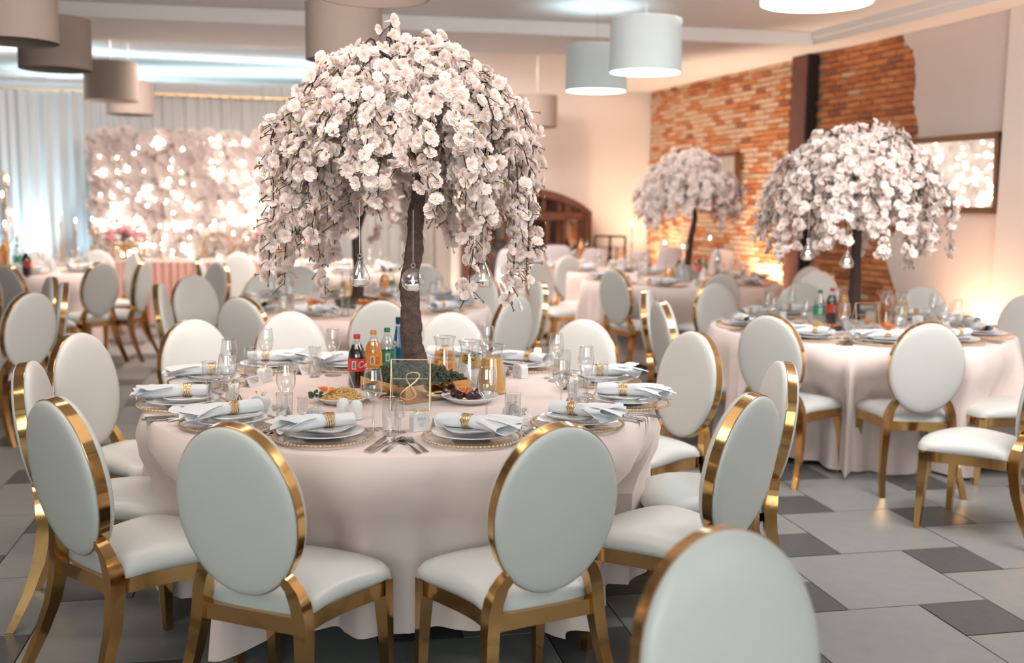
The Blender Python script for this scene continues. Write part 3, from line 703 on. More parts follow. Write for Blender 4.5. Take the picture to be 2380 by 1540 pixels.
def tree(label, base, trunk, trad, cc, R, ztop, n_str, fsize, seed, n_single, drop, trunk_mat='bark', gap=None, spacing=.036, group='blossom tree centrepieces'):
    """base: foot; trunk: list of local points; cc: local crown centre (x,y); R crown radius; ztop crown top (local)"""
    r_ = random.Random(seed); t = thing('blossom_tree', label, 'tree', base, 0, group)
    T = [Vector(p) for p in trunk]
    def cat(P, n):
        out = []; m = len(P)
        for i in range(m-1):
            a, b, c, d = P[max(0, i-1)], P[i], P[i+1], P[min(m-1, i+2)]
            for k in range(n): u = k/n; out.append(.5*((2*b)+(-a+c)*u+(2*a-5*b+4*c-d)*u*u+(-a+3*b-3*c+d)*u**3))
        out.append(P[-1]); return out
    tp = cat(T, 8); m = len(tp)
    rads = [trad*(1.12-.62*(i/(m-1))+.05*math.sin(i*.6+seed)+.03*math.sin(i*1.7)) for i in range(m)]
    mb = MB(); mb.tube([p+Vector((r_.uniform(-.3, .3), r_.uniform(-.3, .3), 0))*trad*.12 for p in tp], rads, 12)
    kn = tp[int(m*.16)]; mb.ball((kn.x, kn.y-trad*.75, kn.z), trad*.45, 8, 5)
    part('trunk', mb, M[trunk_mat], t)
    top = T[-1]; fork = T[-3] if len(T) > 3 else T[-2]
    mb = MB(); strands = []; nb = 13
    anchors = []
    for k in range(nb):
        a = 2*PI*k/nb+r_.uniform(-.2, .2); s0 = fork.lerp(top, r_.random()); rr = R*r_.uniform(.35, .72)
        end = Vector((cc[0]+rr*math.cos(a), cc[1]+rr*math.sin(a), ztop-.10*R*2*r_.uniform(.2, 1.3)-(rr/R)**2*R*.25))
        mid = s0.lerp(end, .5)+Vector((r_.uniform(-.04, .04), r_.uniform(-.04, .04), R*.10))
        path = cat([s0, mid, end], 5); mb.tube(path, [trad*.42*(1-.7*i/(len(path)-1)) for i in range(len(path))], 6); anchors.append(path)
    part('branch', mb, M['twig'], t)
    tw = MB(); bd = MB(); fl = []
    for k in range(n_str):
        a = 2*PI*(k*.618034 % 1)+r_.uniform(-.12, .12)
        u = ((k+.5)/n_str)**.55; r1 = R*(.12+.90*u)*r_.uniform(.93, 1.06)
        zr = ztop-R*.55*(u**2.4)-r_.uniform(-.02, .10)*R*2
        r0 = r1*r_.uniform(.25, .5)
        dl = r_.uniform(*drop)*(.5+.6*u)
        if gap: dl *= gap(a, r1)
        ca, sa = math.cos(a), math.sin(a)
        st = Vector((cc[0]+r0*ca, cc[1]+r0*sa, zr-.02-R*.06)); p1 = Vector((cc[0]+(r0+r1)/2*ca, cc[1]+(r0+r1)/2*sa, zr+R*.07*r_.random()))
        p2 = Vector((cc[0]+r1*ca, cc[1]+r1*sa, zr-R*.16)); p3 = p2+Vector((ca*.025*R+r_.uniform(-.02, .02), sa*.025*R+r_.uniform(-.02, .02), -dl*.5)); p4 = p3+Vector((r_.uniform(-.03, .03), r_.uniform(-.03, .03), -dl*.5))
        path = cat([st, p1, p2, p3, p4], 5)
        path = [p+Vector((r_.uniform(-1, 1), r_.uniform(-1, 1), r_.uniform(-1, 1)))*.006*(R/.5) for p in path]
        tw.tube(path, [.0048*(1-.65*i/(len(path)-1))*(R/.5)**.5 for i in range(len(path))], 5)
        ln = 0; nxt = (.05+.14*r_.random())*(R/.5)
        for p, q in zip(path, path[1:]):
            seg = (q-p).length; ln += seg
            while ln > nxt:
                nxt += spacing*r_.uniform(.6, 1.5); pt = q+(p-q)*r_.random()
                for _ in range(1 if r_.random() < .25 else 2 if r_.random() < .6 else 3):
                    off = Vector((r_.gauss(0, 1), r_.gauss(0, 1), r_.gauss(0, .7))); off = off.normalized()*r_.uniform(.010, .042)*(R/.5)
                    ctr = pt+off; out = (off*2/R*.03+Vector((ca, sa, .1))*.02+Vector((r_.uniform(-1, 1), r_.uniform(-1, 1), r_.uniform(-1, 1)))*.02)
                    fl.append((ctr, out.normalized().to_track_quat('Z', 'Y') @ Matrix.Rotation(r_.uniform(0, 6), 3, 'Z').to_quaternion(), fsize*r_.uniform(.8, 1.2), r_.randrange(4)))
                if r_.random() < .9:
                    e = pt+Vector((r_.uniform(-1, 1)+ca*.5, r_.uniform(-1, 1)+sa*.5, r_.uniform(-1.4, .2)))*.042*(R/.5); tw.tube([pt, (pt+e)/2+Vector((0, 0, .004)), e], .0018*(R/.5), 4)
                    bd.ball(e, .0042*(R/.5), 5, 3, 1.7)
    part('hanging_twigs', tw, M['twig'], t, kind='stuff'); part('buds', bd, M['bud'], t, kind='stuff')
    b0 = Vector(base); eye = Vector((0, 0, EYE)); fl.sort(key=lambda x: (x[0]+b0-eye).length-1.0*abs(x[0].x-cc[0])*.6)
    for p, q, s_, k in fl[:n_single]:
        o = link('blossom', FM[k], t, p); o.rotation_mode = 'QUATERNION'; o.rotation_quaternion = q; o.scale = (s_,)*3
    PRINTS.append((label, len(fl))); merged_flowers(fl[n_single:], 'inner_blossoms' if n_single else 'blossoms', t); return t

def hanging_light(kind, p, cord, label, group, sc=1.0):
    t = thing('hanging_tealight_globe', label, 'candle holder', p, 0, group); mb = MB()
    if kind == 'drop': prof = [(.006, .062), (.007, .052), (.013, .040), (.024, .022), (.034, .0), (.036, -.014), (.031, -.030), (.018, -.038), (.001, -.039)]
    else: prof = [(.005, .046), (.009, .040), (.022, .035), (.034, .022), (.040, 0), (.036, -.018), (.025, -.031), (.012, -.037), (.001, -.037)]
    mb.open_lathe([(r*sc, z*sc) for r, z in prof], 28); part('glass_bulb', mb, M['glass'], t)
    zt = prof[0][1]*sc; mb = MB(); mb.tube([(.007*sc*math.cos(a), 0, zt+.006*sc+.007*sc*math.sin(a)) for a in [2*PI*i/14 for i in range(14)]], .002*sc, 6, closed=True); part('glass_loop', mb, M['wineglass_rim'], t)
    mb = MB(); mb.tube([(0, 0, zt+.012*sc), (0, 0, zt+cord)], .0008, 5); part('string', mb, M['wax'], t)
    mb = MB(); mb.lathe([(.019*sc, -.032*sc), (.020*sc, -.014*sc), (.017*sc, -.0145*sc), (.001, -.015*sc)], 20); part('tealight', mb, M['wax'], t)
    mb = MB(); mb.lathe([(.0005, -.013*sc), (.0042*sc, -.007*sc), (.004*sc, 0), (.0006, .010*sc)], 10); part('flame', mb, M['flame'], t)
    return t

# ---------------------------------------------------------------- bottles, jugs, food
def barcode(mb, r, a0, z, w, h, n=9):
    for k in range(n):
        a = a0+w*(k/(n-1)-.5)/r; d = .00028*(1+(k*7 % 3)*.6)/r
        pts = [(a-d, z-h/2), (a+d, z-h/2), (a+d, z+h/2), (a-d, z+h/2)]
        mb.add([((r+.0006)*math.cos(q), (r+.0006)*math.sin(q), zz) for q, zz in pts], [(0, 1, 2, 3)])
def patch(mb, r, a0, a1, z0, z1, n=12):
    vs = []
    for i in range(n+1):
        a = a0+(a1-a0)*i/n; vs += [(r*math.cos(a), r*math.sin(a), z0), (r*math.cos(a), r*math.sin(a), z1)]
    mb.add(vs, [(2*i, 2*i+2, 2*i+3, 2*i+1) for i in range(n)])
SCRIPT = {  # pen strokes for a flowing label script
 'C': [[(.9, .75), (.8, .95), (.55, 1.0), (.2, .75), (.05, .4), (.15, .08), (.45, 0), (.85, .2)]],
 'o': [[(.45, .5), (.2, .42), (.1, .2), (.25, .02), (.48, .12), (.5, .36), (.4, .5), (.6, .45)]],
 'c': [[(.5, .42), (.35, .5), (.15, .35), (.12, .12), (.3, 0), (.55, .12)]],
 'a': [[(.5, .45), (.3, .5), (.12, .3), (.15, .05), (.35, .05), (.5, .3), (.52, .48), (.5, .1), (.62, .03)]],
 'l': [[(.1, .1), (.35, .6), (.38, .95), (.22, .9), (.18, .3), (.25, .02), (.45, .1)]], '-': [[(.0, .28), (.4, .32)]]}
def script_text(mb, txt, r, a0, z, h, rad):
    x = 0
    for ch in txt:
        for st in SCRIPT[ch]:
            mb.tube([((r+.0007)*math.cos(a0+(x+px_)*h/r), (r+.0007)*math.sin(a0+(x+px_)*h/r), z+py_*h) for px_, py_ in st], rad, 4)
        x += .95 if ch == 'C' else .52
def soda(label, pos, capm, liq, labm, fill=.78, text=None, rot=0, H=.225, liquid_hid=False):
    k = H/.225; t = thing('soda_bottle', label, 'bottle', pos, rot, None); R_ = .0375
    prof = [(.010, .0), (.030, .002), (R_, .012), (R_*.97, .05), (R_, .07), (R_, .13), (R_*.93, .150), (.022, .180), (.0125, .200), (.0122, .212)]
    mb = MB(); mb.open_lathe([(r*k, z*k) for r, z in prof], 32); part('plastic_bottle', mb, M['pet'], t)
    zf = .225*fill; lp = [(r-.0012, z+.001) for r, z in prof if z < zf]; r2 = np.interp(zf, [z for r, z in prof], [r for r, z in prof])-.0012; lp += [(r2, zf), (.001, zf)]
    mb = MB(); mb.lathe([(r*k, z*k) for r, z in lp], 32); part('drink', mb, M[liq], t)
    mb = MB(); mb.lathe([(.0135*k, .207*k), (.0140*k, .208*k), (.0140*k, .224*k), (.0125*k, .226*k), (.001, .226*k)], 24)
    part('cap', mb, M[capm], t)
    mb = MB(); r = (R_+.0006)*k; mb.open_lathe([(r, .072*k), (r, .126*k)], 36); lb = part('wrap_label', mb, M[labm], t)
    wp = MB(); patch(wp, r+.0004, -PI/2-.55, -PI/2-.10, .082*k, .116*k); part('white_panel', wp, M['white'], lb, False)
    bc = MB(); barcode(bc, r+.0006, -PI/2-.32, .099*k, .011, .028*k); part('barcode', bc, M['black'], lb, False)
    tx = MB()
    if text: script_text(tx, text, r, -PI/2+.18, .089*k, .026*k, .0013); part('script_lettering', tx, M['white'], lb)
    else:
        for j in range(5): patch(tx, r+.0005, -PI/2+.05, -PI/2+.45+.12*(j % 2), (.084+.007*j)*k, (.0865+.007*j)*k, 4)
        part('small_print', tx, M['black'], lb, False)
    return t
def water_bottle(label, pos, H=.27):
    t = thing('water_bottle', label, 'bottle', pos); k = H/.27
    prof = [(.005, .0), (.026, .002), (.0285, .02), (.0285, .12), (.026, .15), (.017, .20), (.0115, .235), (.0115, .25)]
    mb = MB(); mb.open_lathe([(r*k, z*k) for r, z in prof], 28); part('blue_glass_body', mb, M['blueglass'], t)
    mb = MB(); mb.lathe([(.0130*k, .243*k), (.0132*k, .270*k), (.001, .271*k)], 20); part('cap', mb, M['navy'], t)
    mb = MB(); mb.open_lathe([(.0125*k, .226*k), (.0120*k, .238*k)], 20); part('neck_band', mb, M['white'], t)
    mb = MB(); mb.lathe([(.001, .0), (.014, .0)], 20); mb.v = [((.0280+.0008)*k*math.cos(-PI/2-.6+x/.028), .0288*k*math.sin(-PI/2-.6+x/.028), .15*k+y) for x, y, z in mb.v]; part('round_emblem', mb, M['white'], t, False)
    mb = MB(); mb.tube([(.0292*k*math.cos(-PI/2-.6+x/.028), .0292*k*math.sin(-PI/2-.6+x/.028), .15*k+y) for x, y in ((-.008, .002), (-.004, -.004), (.0, .003), (.004, -.004), (.008, .004))], .0014, 4); part('emblem_mark', mb, M['navy'], t)
    return t
def jug(label, pos, liq, H=.20, fill=.68, rot=0, lemon=False):
    t = thing('glass_jug', label, 'jug', pos, rot); k = H/.20
    prof = [(.012, .0), (.058, .001), (.062, .006), (.057, .06), (.046, .125), (.041, .150), (.042, .170), (.050, .197)]
    mb = MB(); mb.open_lathe([(r*k, z*k) for r, z in prof], 36)
    n0 = len(mb.v)-36
    for i in range(36):                      # pouring lip
        x, y, z = mb.v[n0+i]; a = math.atan2(y, x); q = math.exp(-(((a) % (2*PI)-PI/2)/.35)**2); mb.v[n0+i] = (x*(1+.3*q), y*(1+.3*q), z-.008*q)
    part('glass_body', mb, M['glass'], t)
    mb = MB(); mb.tube([mb2 for mb2 in [(.050*k*math.cos(2*PI*i/36), .050*k*math.sin(2*PI*i/36), .197*k) for i in range(36)]], .0016, 5, closed=True); part('rim', mb, M['wineglass_rim'], t)
    zf = .2*fill; lp = [(r-.002, z+.002) for r, z in prof if z < zf]; r2 = np.interp(zf, [z for r, z in prof], [r for r, z in prof])-.002; lp += [(r2, zf), (.001, zf)]
    mb = MB(); mb.lathe([(r*k, z*k) for r, z in lp], 36); part('drink', mb, M[liq], t)
    if lemon:
        for j, (x, y, z, a) in enumerate(((.0, -.030, .118, .5), (.022, -.022, .108, -.3), (-.018, -.02, .124, 1.2))):
            mb = MB(); mb.lathe([(.001, -.002), (.024, -.002), (.024, .002), (.001, .002)], 20)
            Rm = Matrix.Rotation(a, 3, 'Y') @ Matrix.Rotation(1.2, 3, 'X'); mb.v = [tuple(Rm @ Vector(v)+Vector((x, y, z))*k) for v in mb.v]; part('orange_slice', mb, M['lemon'], t)
        mb = MB()
        for j in range(14): mb.ball((rnd.uniform(-.03, .04), -.035+rnd.uniform(-.004, .012), .125+rnd.uniform(-.012, .02)), .0065, 6, 4, .5)
        part('mint_sprig', mb, M['kale'], t)
    return t
def food_plate(where, pos, kind, R_=.115, rot=0, seed=0):
    r_ = random.Random(seed); mb = MB(); mb.lathe([(.001, .006), (R_*.62, .007), (R_*.75, .018), (R_, .030), (R_*1.005, .027), (R_*.72, .008), (R_*.6, 0), (.001, 0)], 40)
    single('serving_plate', mb, M['china'], 'deep white serving plate '+where, 'plate', pos, rot, 'serving plates of food')
    P_ = Vector(pos)
    if kind == 'rice':
        mb = MB()
        for k in range(420):
            a = r_.uniform(0, 2*PI); q = math.sqrt(r_.random())*R_*.72; h = .014+.042*(1-(q/(R_*.75))**2)*r_.uniform(.75, 1.05)
            c = (q*math.cos(a), q*math.sin(a)*.9, h+.002); d = Vector((r_.uniform(-1, 1), r_.uniform(-1, 1), r_.uniform(-.5, .5))).normalized()*.005
            mb.tube([Vector(c)-d, c, Vector(c)+d], [.0018, .0028, .0018], 4)
        mb.lathe([(R_*.74, .006), (R_*.55, .026), (R_*.3, .040), (.001, .042)], 20)
        tag(link('rice_salad', mb.mesh('rice_salad', M['rice']), None, pos), 'heap of yellow rice salad '+where, 'salad', None, 'stuff')
    if kind == 'beet':
        for k in range(8):
            a = 2*PI*k/8+r_.uniform(-.2, .2); q = R_*r_.uniform(.25, .58); mb = MB(); mb.ball((0, 0, 0), .024, 10, 6, .75)
            mb.v = [(x*(1.2+.15*math.sin(9*y*40)), y*.8, z) for x, y, z in mb.v]
            single('beetroot_piece', mb, M['beet'], 'dark purple beetroot piece '+where, 'vegetable', (P_.x+q*math.cos(a), P_.y+q*math.sin(a), P_.z+.028+.010*r_.random()), r_.uniform(0, 6), 'beetroot '+where)
    if kind in ('rice', 'beet', 'orange'):
        nn = 1 if kind != 'orange' else 6
        for k in range(nn):
            mb = MB()
            for j in range(5):
                def f2(i, jj, j=j):
                    a = 2*PI*j/5+(i-.5)*1.1; rr = .006+.026*jj; return (rr*math.cos(a), rr*math.sin(a), .004+.018*jj*jj-.006*(i-.5)**2+.003*j)
                mb.grid(f2, 6, 5)
            off = Vector((-.06, -.03, .035)) if kind == 'rice' else Vector((-.02, -.055, .040)) if kind == 'beet' else Vector((r_.uniform(-.06, .06), r_.uniform(-.05, .05), .018+r_.uniform(0, .015)))
            single('carrot_flower', mb, M['carrot'], ('carrot garnish carved like a flower ' if nn == 1 else 'orange carrot curl heaped with others ')+where, 'garnish', P_+off, r_.uniform(0, 6), None if nn == 1 else 'carrot curls '+where, smooth=70)
    if kind == 'rice':
        mb = MB()
        for k in range(16): mb.ball((r_.uniform(-.025, .02), r_.uniform(-.02, .02), r_.uniform(0, .025)), r_.uniform(.006, .011), 6, 4, .6)
        single('kale_leaf', mb, M['kale'], 'curly dark kale leaf, rice plate '+where, 'garnish', P_+Vector((-.098, -.01, .022)))

# ================================================================ the banquet
def ordinal(k): return ('first', 'second', 'third', 'fourth', 'fifth', 'sixth', 'seventh', 'eighth')[k]
def wheres(c, pts, key):
    out = [None]*len(pts)
    for nm, sel in (('near', [i for i, p in enumerate(pts) if p[1] < c[1]]), ('far', [i for i, p in enumerate(pts) if p[1] >= c[1]])):
        for k, i in enumerate(sorted(sel, key=lambda i: pts[i][0])): out[i] = '%s %s-side place from left, %s' % (ordinal(k), nm, key.replace('the ', ''))
    return out
# --- main table
T1 = (-.43, 4.16); Z1 = .76
table(T1, .985, 'blush tablecloth on the large sharp round table in front', 'under the big blossom tree in front', hem=.11, folds=14, amp=.085, seed=5)
px1 = [(752, 1013, 3.55), (1097, 1015, -.35), (1342, 983, -.5), (1458, 935, -.15), (1402, 887, .1), (1222, 853, None), (1042, 840, None), (808, 852, None), (627, 852, .2), (484, 886, 3.25), (424, 938, 3.3), (530, 982, 3.75)]
pts = [spot(x, y, Z1+.01) for x, y, a in px1]
for i, (p, wh) in enumerate(zip(pts, wheres(T1, pts, 'the front table'))):
    setting(T1, p, Z1+.001, wh, 'front table', True, 40+i, px1[i][2])
G1 = 'chairs around the front table'
chair_top(530, 985, 22, 'large white oval-back chair in front, left one of the two seen from behind', G1)
chair_top(1310, 985, -28, 'white oval-back chair in front, right one of the two seen from behind', G1)
chair_top(118, 925, 40, 'white chair with polished gold rim turned half sideways at the front left', G1)
chair_top(52, 840, 78, 'edge-on white chair with broad gold band at the far left, beside the front table', G1)
chair_top(170, 773, 108, 'white chair facing the front table from the left, with pale floor behind it', G1)
chair_top(441, 741, 132, 'white chair behind the left napkins of the front table', G1)
chair_top(670, 722, 153, 'white chair behind the front table, left of the soda bottles', G1)
chair_top(1050, 725, 184, 'white chair behind the juice jugs of the front table', G1)
chair_top(1365, 740, 209, 'white chair behind the right wine glasses of the front table', G1)
chair_top(1622, 770, 237, 'white chair facing left at the right end of the front table', G1)
chair_top(1832, 840, 270, 'edge-on white chair with gold band, right of the front table and nearer the dark tiles', G1)
chair_top(1758, 915, 311, 'white chair seen from behind at the right of the front table, turned left', G1)
chair_top(1668, 1222, 157, 'blurred white chair cut off by the bottom edge, closest of all chairs', 'chair of an unseen table')
# centrepiece tray and tree
TB = Vector((-.39, 4.20, Z1+.002)); t = thing('mirrored_planter_tray', 'gold mirrored square tray holding moss around the trunk on the front table', 'tray', TB, PI/4-.08)
for k in range(4):
    mb = MB(); a = k*PI/2; mb.prism([(-.155, 0), (.155, 0), (.155, .068), (-.155, .068)], (.155*math.cos(a), .155*math.sin(a), 0), (-math.sin(a), math.cos(a), 0), (0, 0, 1), (.004*math.cos(a), .004*math.sin(a), 0)); part('side_panel', mb, M['gold'], t, False)
mb = MB(); mb.box((0, 0, .003), (.31, .31, .006)); part('base', mb, M['gold'], t, False)
def moss(name, c, r, h, n, label, seed, sq=False, rot=0):
    r_ = random.Random(seed); mb = MB()
    for k in range(n):
        if sq: x, y = r_.uniform(-r, r), r_.uniform(-r, r); q = max(abs(x), abs(y))/r
        else: a = r_.uniform(0, 6.28); q = math.sqrt(r_.random()); x, y = q*r*math.cos(a), q*r*math.sin(a)
        zz = h*(1-.45*q*q)*r_.uniform(.72, 1.05)
        for j in range(3):
            d = Vector((r_.gauss(0, 1), r_.gauss(0, 1), r_.gauss(.3, .8))).normalized()*r_.uniform(.008, .018)
            p0 = Vector((x+r_.gauss(0, .005), y+r_.gauss(0, .005), zz)); mb.tube([p0-d*.5, p0, p0+d*.6+Vector((0, 0, .002))], [.004, .0045, .001], 4)
    mb.lathe([(r*(1.0 if not sq else 1.1), .0), (r*.95, h*.45), (r*.6, h*.72), (.001, h*.85)], 4 if sq else 20)
    if sq: # rotate the square core to match the box
        n0 = len(mb.v)-16
        for i in range(n0, len(mb.v)): x, y, z = mb.v[i]; mb.v[i] = ((x-y)*.70, (x+y)*.70, z)
    o = tag(link(name, mb.mesh(name, M['moss']), None, c, rot), label, 'moss', None, 'stuff'); return o
moss('moss', (TB.x, TB.y, TB.z+.007), .148, .118, 900, 'tufted green moss filling the gold tray on the front table', 3, True, PI/4-.08)
tbase = Vector((TB.x, TB.y, TB.z+.01))
tr = [spot_d(px, py, TB.y)-tbase for px, py in ((975, 905), (966, 840), (957, 790), (954, 720), (952, 650), (962, 590), (965, 530), (972, 460), (986, 380), (988, 300), (980, 220))]
tr[0].z = 0
gapf = lambda a, r: .55 if (-2.3 < (a if a < PI else a-2*PI) < -.9) else 1.0
tree('tall weeping tree with pale pink silk blossoms standing on the front table', tbase, tr, .044, (-.045, 0), .50, spot_d(940, 92, 4.2).z-tbase.z, 135, .0245, 21, 300, (.28, .62), gap=gapf, spacing=.024)
hang = [('drop', 836, 640, 3.82), ('globe', 960, 652, 3.72), ('drop', 1124, 642, 3.9)]
for (k, px, py, d), lb in zip(hang, ('teardrop glass tealight holder hanging left of the thick trunk', 'round glass tealight holder hanging in front of the thick trunk', 'teardrop glass tealight holder hanging right of the thick trunk')):
    hanging_light(k, spot_d(px, py, d), .20, lb, 'tealights hanging from the front tree', 1.05)
# drinks
soda('dark cola bottle with red cap and red label, beside the orange soda in front', spot(830, 899, Z1), 'red', 'cola', 'red', .80, 'Coca-Cola', .12, .222)
M['orangelabel'] = mat('orange_label', (.86, .30, .04), .4); M['greenlabel'] = mat('green_label', (.03, .25, .12), .4)
soda('orange soda bottle with orange cap, between cola and green-capped bottle in front', spot(868, 886, Z1), 'orangecap', 'orange', 'orangelabel', .78, None, .35, .222)
soda('clear lemonade bottle with green cap and green label on the front table', spot(900, 878, Z1), 'green', 'water', 'greenlabel', .72, None, .5, .222)
water_bottle('blue glass water bottle with dark cap, touching the trunk on the front table', spot(926, 872, Z1), .262)
jug('glass jug of clear apple juice behind the moss on the front table', spot(1033, 884, Z1), 'apple', .195, .66, .3)
jug('glass jug of water with orange slices and mint on the front table', spot(1092, 896, Z1), 'water', .195, .74, .2, True)
jug('glass jug of opaque orange juice, rightmost jug of the front table', spot(1143, 912, Z1), 'juice', .20, .72, .2)
food_plate('left of the salt and pepper on the front table', spot(797, 935, Z1), 'rice', .112, .2, 1)
food_plate('behind the number frame on the front table', spot(916, 918, Z1), 'rice', .112, 1.4, 2)
food_plate('between number frame and moss tray on the front table', spot(1003, 922, Z1), 'beet', .112, 0, 3)
food_plate('beside the orange juice jug on the front table', spot(1092, 934, Z1), 'beet', .112, 0, 4)
q = spot(820, 925, Z1+.04); sp_ = place(SPOON, q, 1.9, 'serving spoon stuck in the rice salad, handle up'); sp_.rotation_euler = (0, math.radians(76), .3); sp_.location = (q.x, q.y, q.z+.03); sp_.scale = (.75, 1.2, 1)
for (px, py), nm in (((798, 969), 'salt'), ((828, 974), 'pepper')):
    mb = MB(); mb.lathe([(.018, 0), (.0235, .003), (.0235, .045), (.021, .060), (.013, .070), (.001, .073)], 28)
    sk = thing(nm+'_shaker', 'white rounded %s shaker, %s of the pair before the rice' % (nm, 'left' if nm == 'salt' else 'right'), 'shaker', spot(px, py, Z1), 0, 'salt and pepper shakers')
    part('body', mb, M['china'], sk)
    mb = MB(); [mb.ball((.005*math.cos(a), .005*math.sin(a), .0725), .0012, 5, 3) for a in (0, 2.1, 4.2)]; part('pour_holes', mb, M['black'], sk)
def number_frame(label, p, rot, w=.146, h=.19, digit=True, mat_='foil'):
    t = thing('table_number_frame', label, 'frame', p, rot); lean = math.radians(12)
    P_ = lambda x, z, d=0: Vector((x, z*math.sin(lean)+d, z*math.cos(lean)))
    def bar(mb, a, b, r=.0022): mb.tube([a, b], r, 4)
    for (a, b) in (((-w/2, 0), (w/2, 0)), ((-w/2, h), (w/2, h)), ((-w/2, 0), (-w/2, h)), ((w/2, 0), (w/2, h))):
        mb = MB(); bar(mb, P_(*a), P_(*b)); part('frame_bar', mb, M[mat_], t)
    mb = MB(); mb.add([P_(-w/2, 0), P_(w/2, 0), P_(w/2, h), P_(-w/2, h)], [(0, 1, 2, 3)]); part('glass_pane', mb, M['glass_thin'], t, False)
    for sx in (-1, 1):
        mb = MB(); bar(mb, P_(sx*w/2, h*.98), Vector((sx*w/2, h*.62, .002))); bar(mb, P_(sx*w/2, .004), Vector((sx*w/2, h*.60, .002)), .0015); part('side_strut', mb, M[mat_], t)
    mb = MB(); bar(mb, P_(-w/2+.006, h*.62), P_(w/2-.006, h*.62), .0014); part('cross_bar', mb, M[mat_], t)
    if digit:
        mb = MB(); pts = []
        for k in range(49):
            a = 2*PI*k/48; s_ = .026 if math.cos(a) > 0 else .030
            x = s_*math.sin(2*a)*.95+.012*math.cos(a); z = .092+.050*math.cos(a)
            pts.append(P_(x, z, -.003))
        wd = [.0012+.0022*abs(math.sin(2*PI*k/48+.8)) for k in range(49)]; mb.tube(pts, wd, 5); part('number_eight', mb, M[mat_], t)
    return t
number_frame('gold-edged glass frame with a golden 8 on the front table', spot(953, 953, Z1+.002), .03)

# --- right table
T3 = (2.20, 6.66); Z3 = .76
table(T3, .92, 'blush tablecloth on the round table at the right with the second tree', 'at the right', hem=.03, folds=13, amp=.10, seed=9)
an = [-128, -97, -61, -27, 8, 42, 76, 110, 145, 180, -152]
pts = [Vector((T3[0]+.73*math.cos(math.radians(a)), T3[1]+.73*math.sin(math.radians(a)), Z3)) for a in an]
for i, (p, wh) in enumerate(zip(pts, wheres(T3, pts, 'the right table'))): setting(T3, p, Z3+.001, wh, 'right table', True, 80+i)
G3 = 'chairs around the right table'
chair_top(1788, 730, 42, 'white oval-back chair seen from behind at the left of the right table', G3)
chair_top(2165, 748, 2, 'white oval-back chair squarely seen from behind before the right table', G3)
chair_top(2455, 792, -48, 'white chair at the right edge before the right table, its seat showing', G3)
chair_top(2490, 735, -80, 'white chair cut by the right edge, its seat corner below the tablecloth', G3)
chair_top(2392, 686, 246, 'white chair facing left in front of the bright wall glow at the right edge', G3)
chair_top(2150, 665, 215, 'white chair with domed back behind the right table, below the mirror', G3)
chair_top(1862, 657, 184, 'white chair behind the bottles of the right table', G3)
chair_top(1657, 657, 152, 'white glossy chair with gold left edge, behind the left end of the right table', G3)
chair_top(1498, 672, 106, 'edge-on white chair with gold left edge between the middle and right tables', G3)
chair_top(1532, 697, 80, 'white chair with glinting gold band, seen slanting between front and right tables', G3)
tb3 = Vector((spot_d(1985, 700, 6.68).x, 6.68, Z3+.002))
tr = [spot_d(px, py, tb3.y)-tb3 for px, py in ((1984, 765), (1986, 690), (1990, 600), (1992, 520), (1982, 450), (1976, 390))]; tr[0].z = 0
tree('weeping white blossom tree with dark trunk on the right table', tb3, tr, .036, (-.035, 0), .53, spot_d(1970, 292, 6.68).z-tb3.z, 105, .0275, 33, 300, (.24, .48), 'twig', spacing=.028)
for (px, py, d), lb in zip(((1877, 588, 6.3), (1968, 607, 6.25), (2066, 582, 6.35)), ('teardrop glass tealight hanging left of the dark trunk on the right table', 'glass tealight hanging just beside the dark trunk on the right table', 'glass tealight hanging right of the dark trunk on the right table')):
    hanging_light('drop', spot_d(px, py, d), .18, lb, 'tealights hanging from the right tree', 1.15)
soda('clear lemonade bottle with green cap and label on the right table', spot(1903, 758, Z3), 'green', 'water', 'greenlabel', .7, None, .2, .235)
soda('dark cola bottle with red cap on the right table', spot(1931, 752, Z3), 'red', 'cola', 'red', .8, 'Coca-Cola', .6, .235)
soda('orange soda bottle with orange cap beside the trunk on the right table', spot(1958, 748, Z3), 'orangecap', 'orange', 'orangelabel', .8, None, .2, .235)
number_frame('gold-edged glass frame standing before the trunk on the right table', spot(2018, 776, Z3+.002), .1, digit=False)
jug('jug of apple juice on the right table, nearer the trunk', spot(2058, 752, Z3), 'apple', .195, .7, .2)
jug('jug of juice farther right on the right table', spot(2094, 744, Z3), 'apple', .195, .72, .2)
jug('jug of water with orange slices on the right table', spot(2086, 760, Z3), 'water', .19, .7, .2, True)
food_plate('before the bottles on the right table', spot(1893, 768, Z3), 'rice', .10, .2, 11)
food_plate('near the trunk on the right table', spot(1933, 776, Z3), 'beet', .10, .2, 12)
food_plate('behind the number frame on the right table', spot(2000, 764, Z3), 'orange', .10, .2, 13)
food_plate('between frame and centre chair on the right table', spot(2072, 774, Z3), 'orange', .11, .2, 14)
mb = MB(); mb.lathe([(.09, 0), (.10, .004), (.10, .05), (.09, .055)], 4); single('grey_planter_base', mb, M['silver_box'], 'grey square base of the tree on the right table', 'tree stand', (tb3.x, tb3.y, Z3+.002), .7, smooth=False)

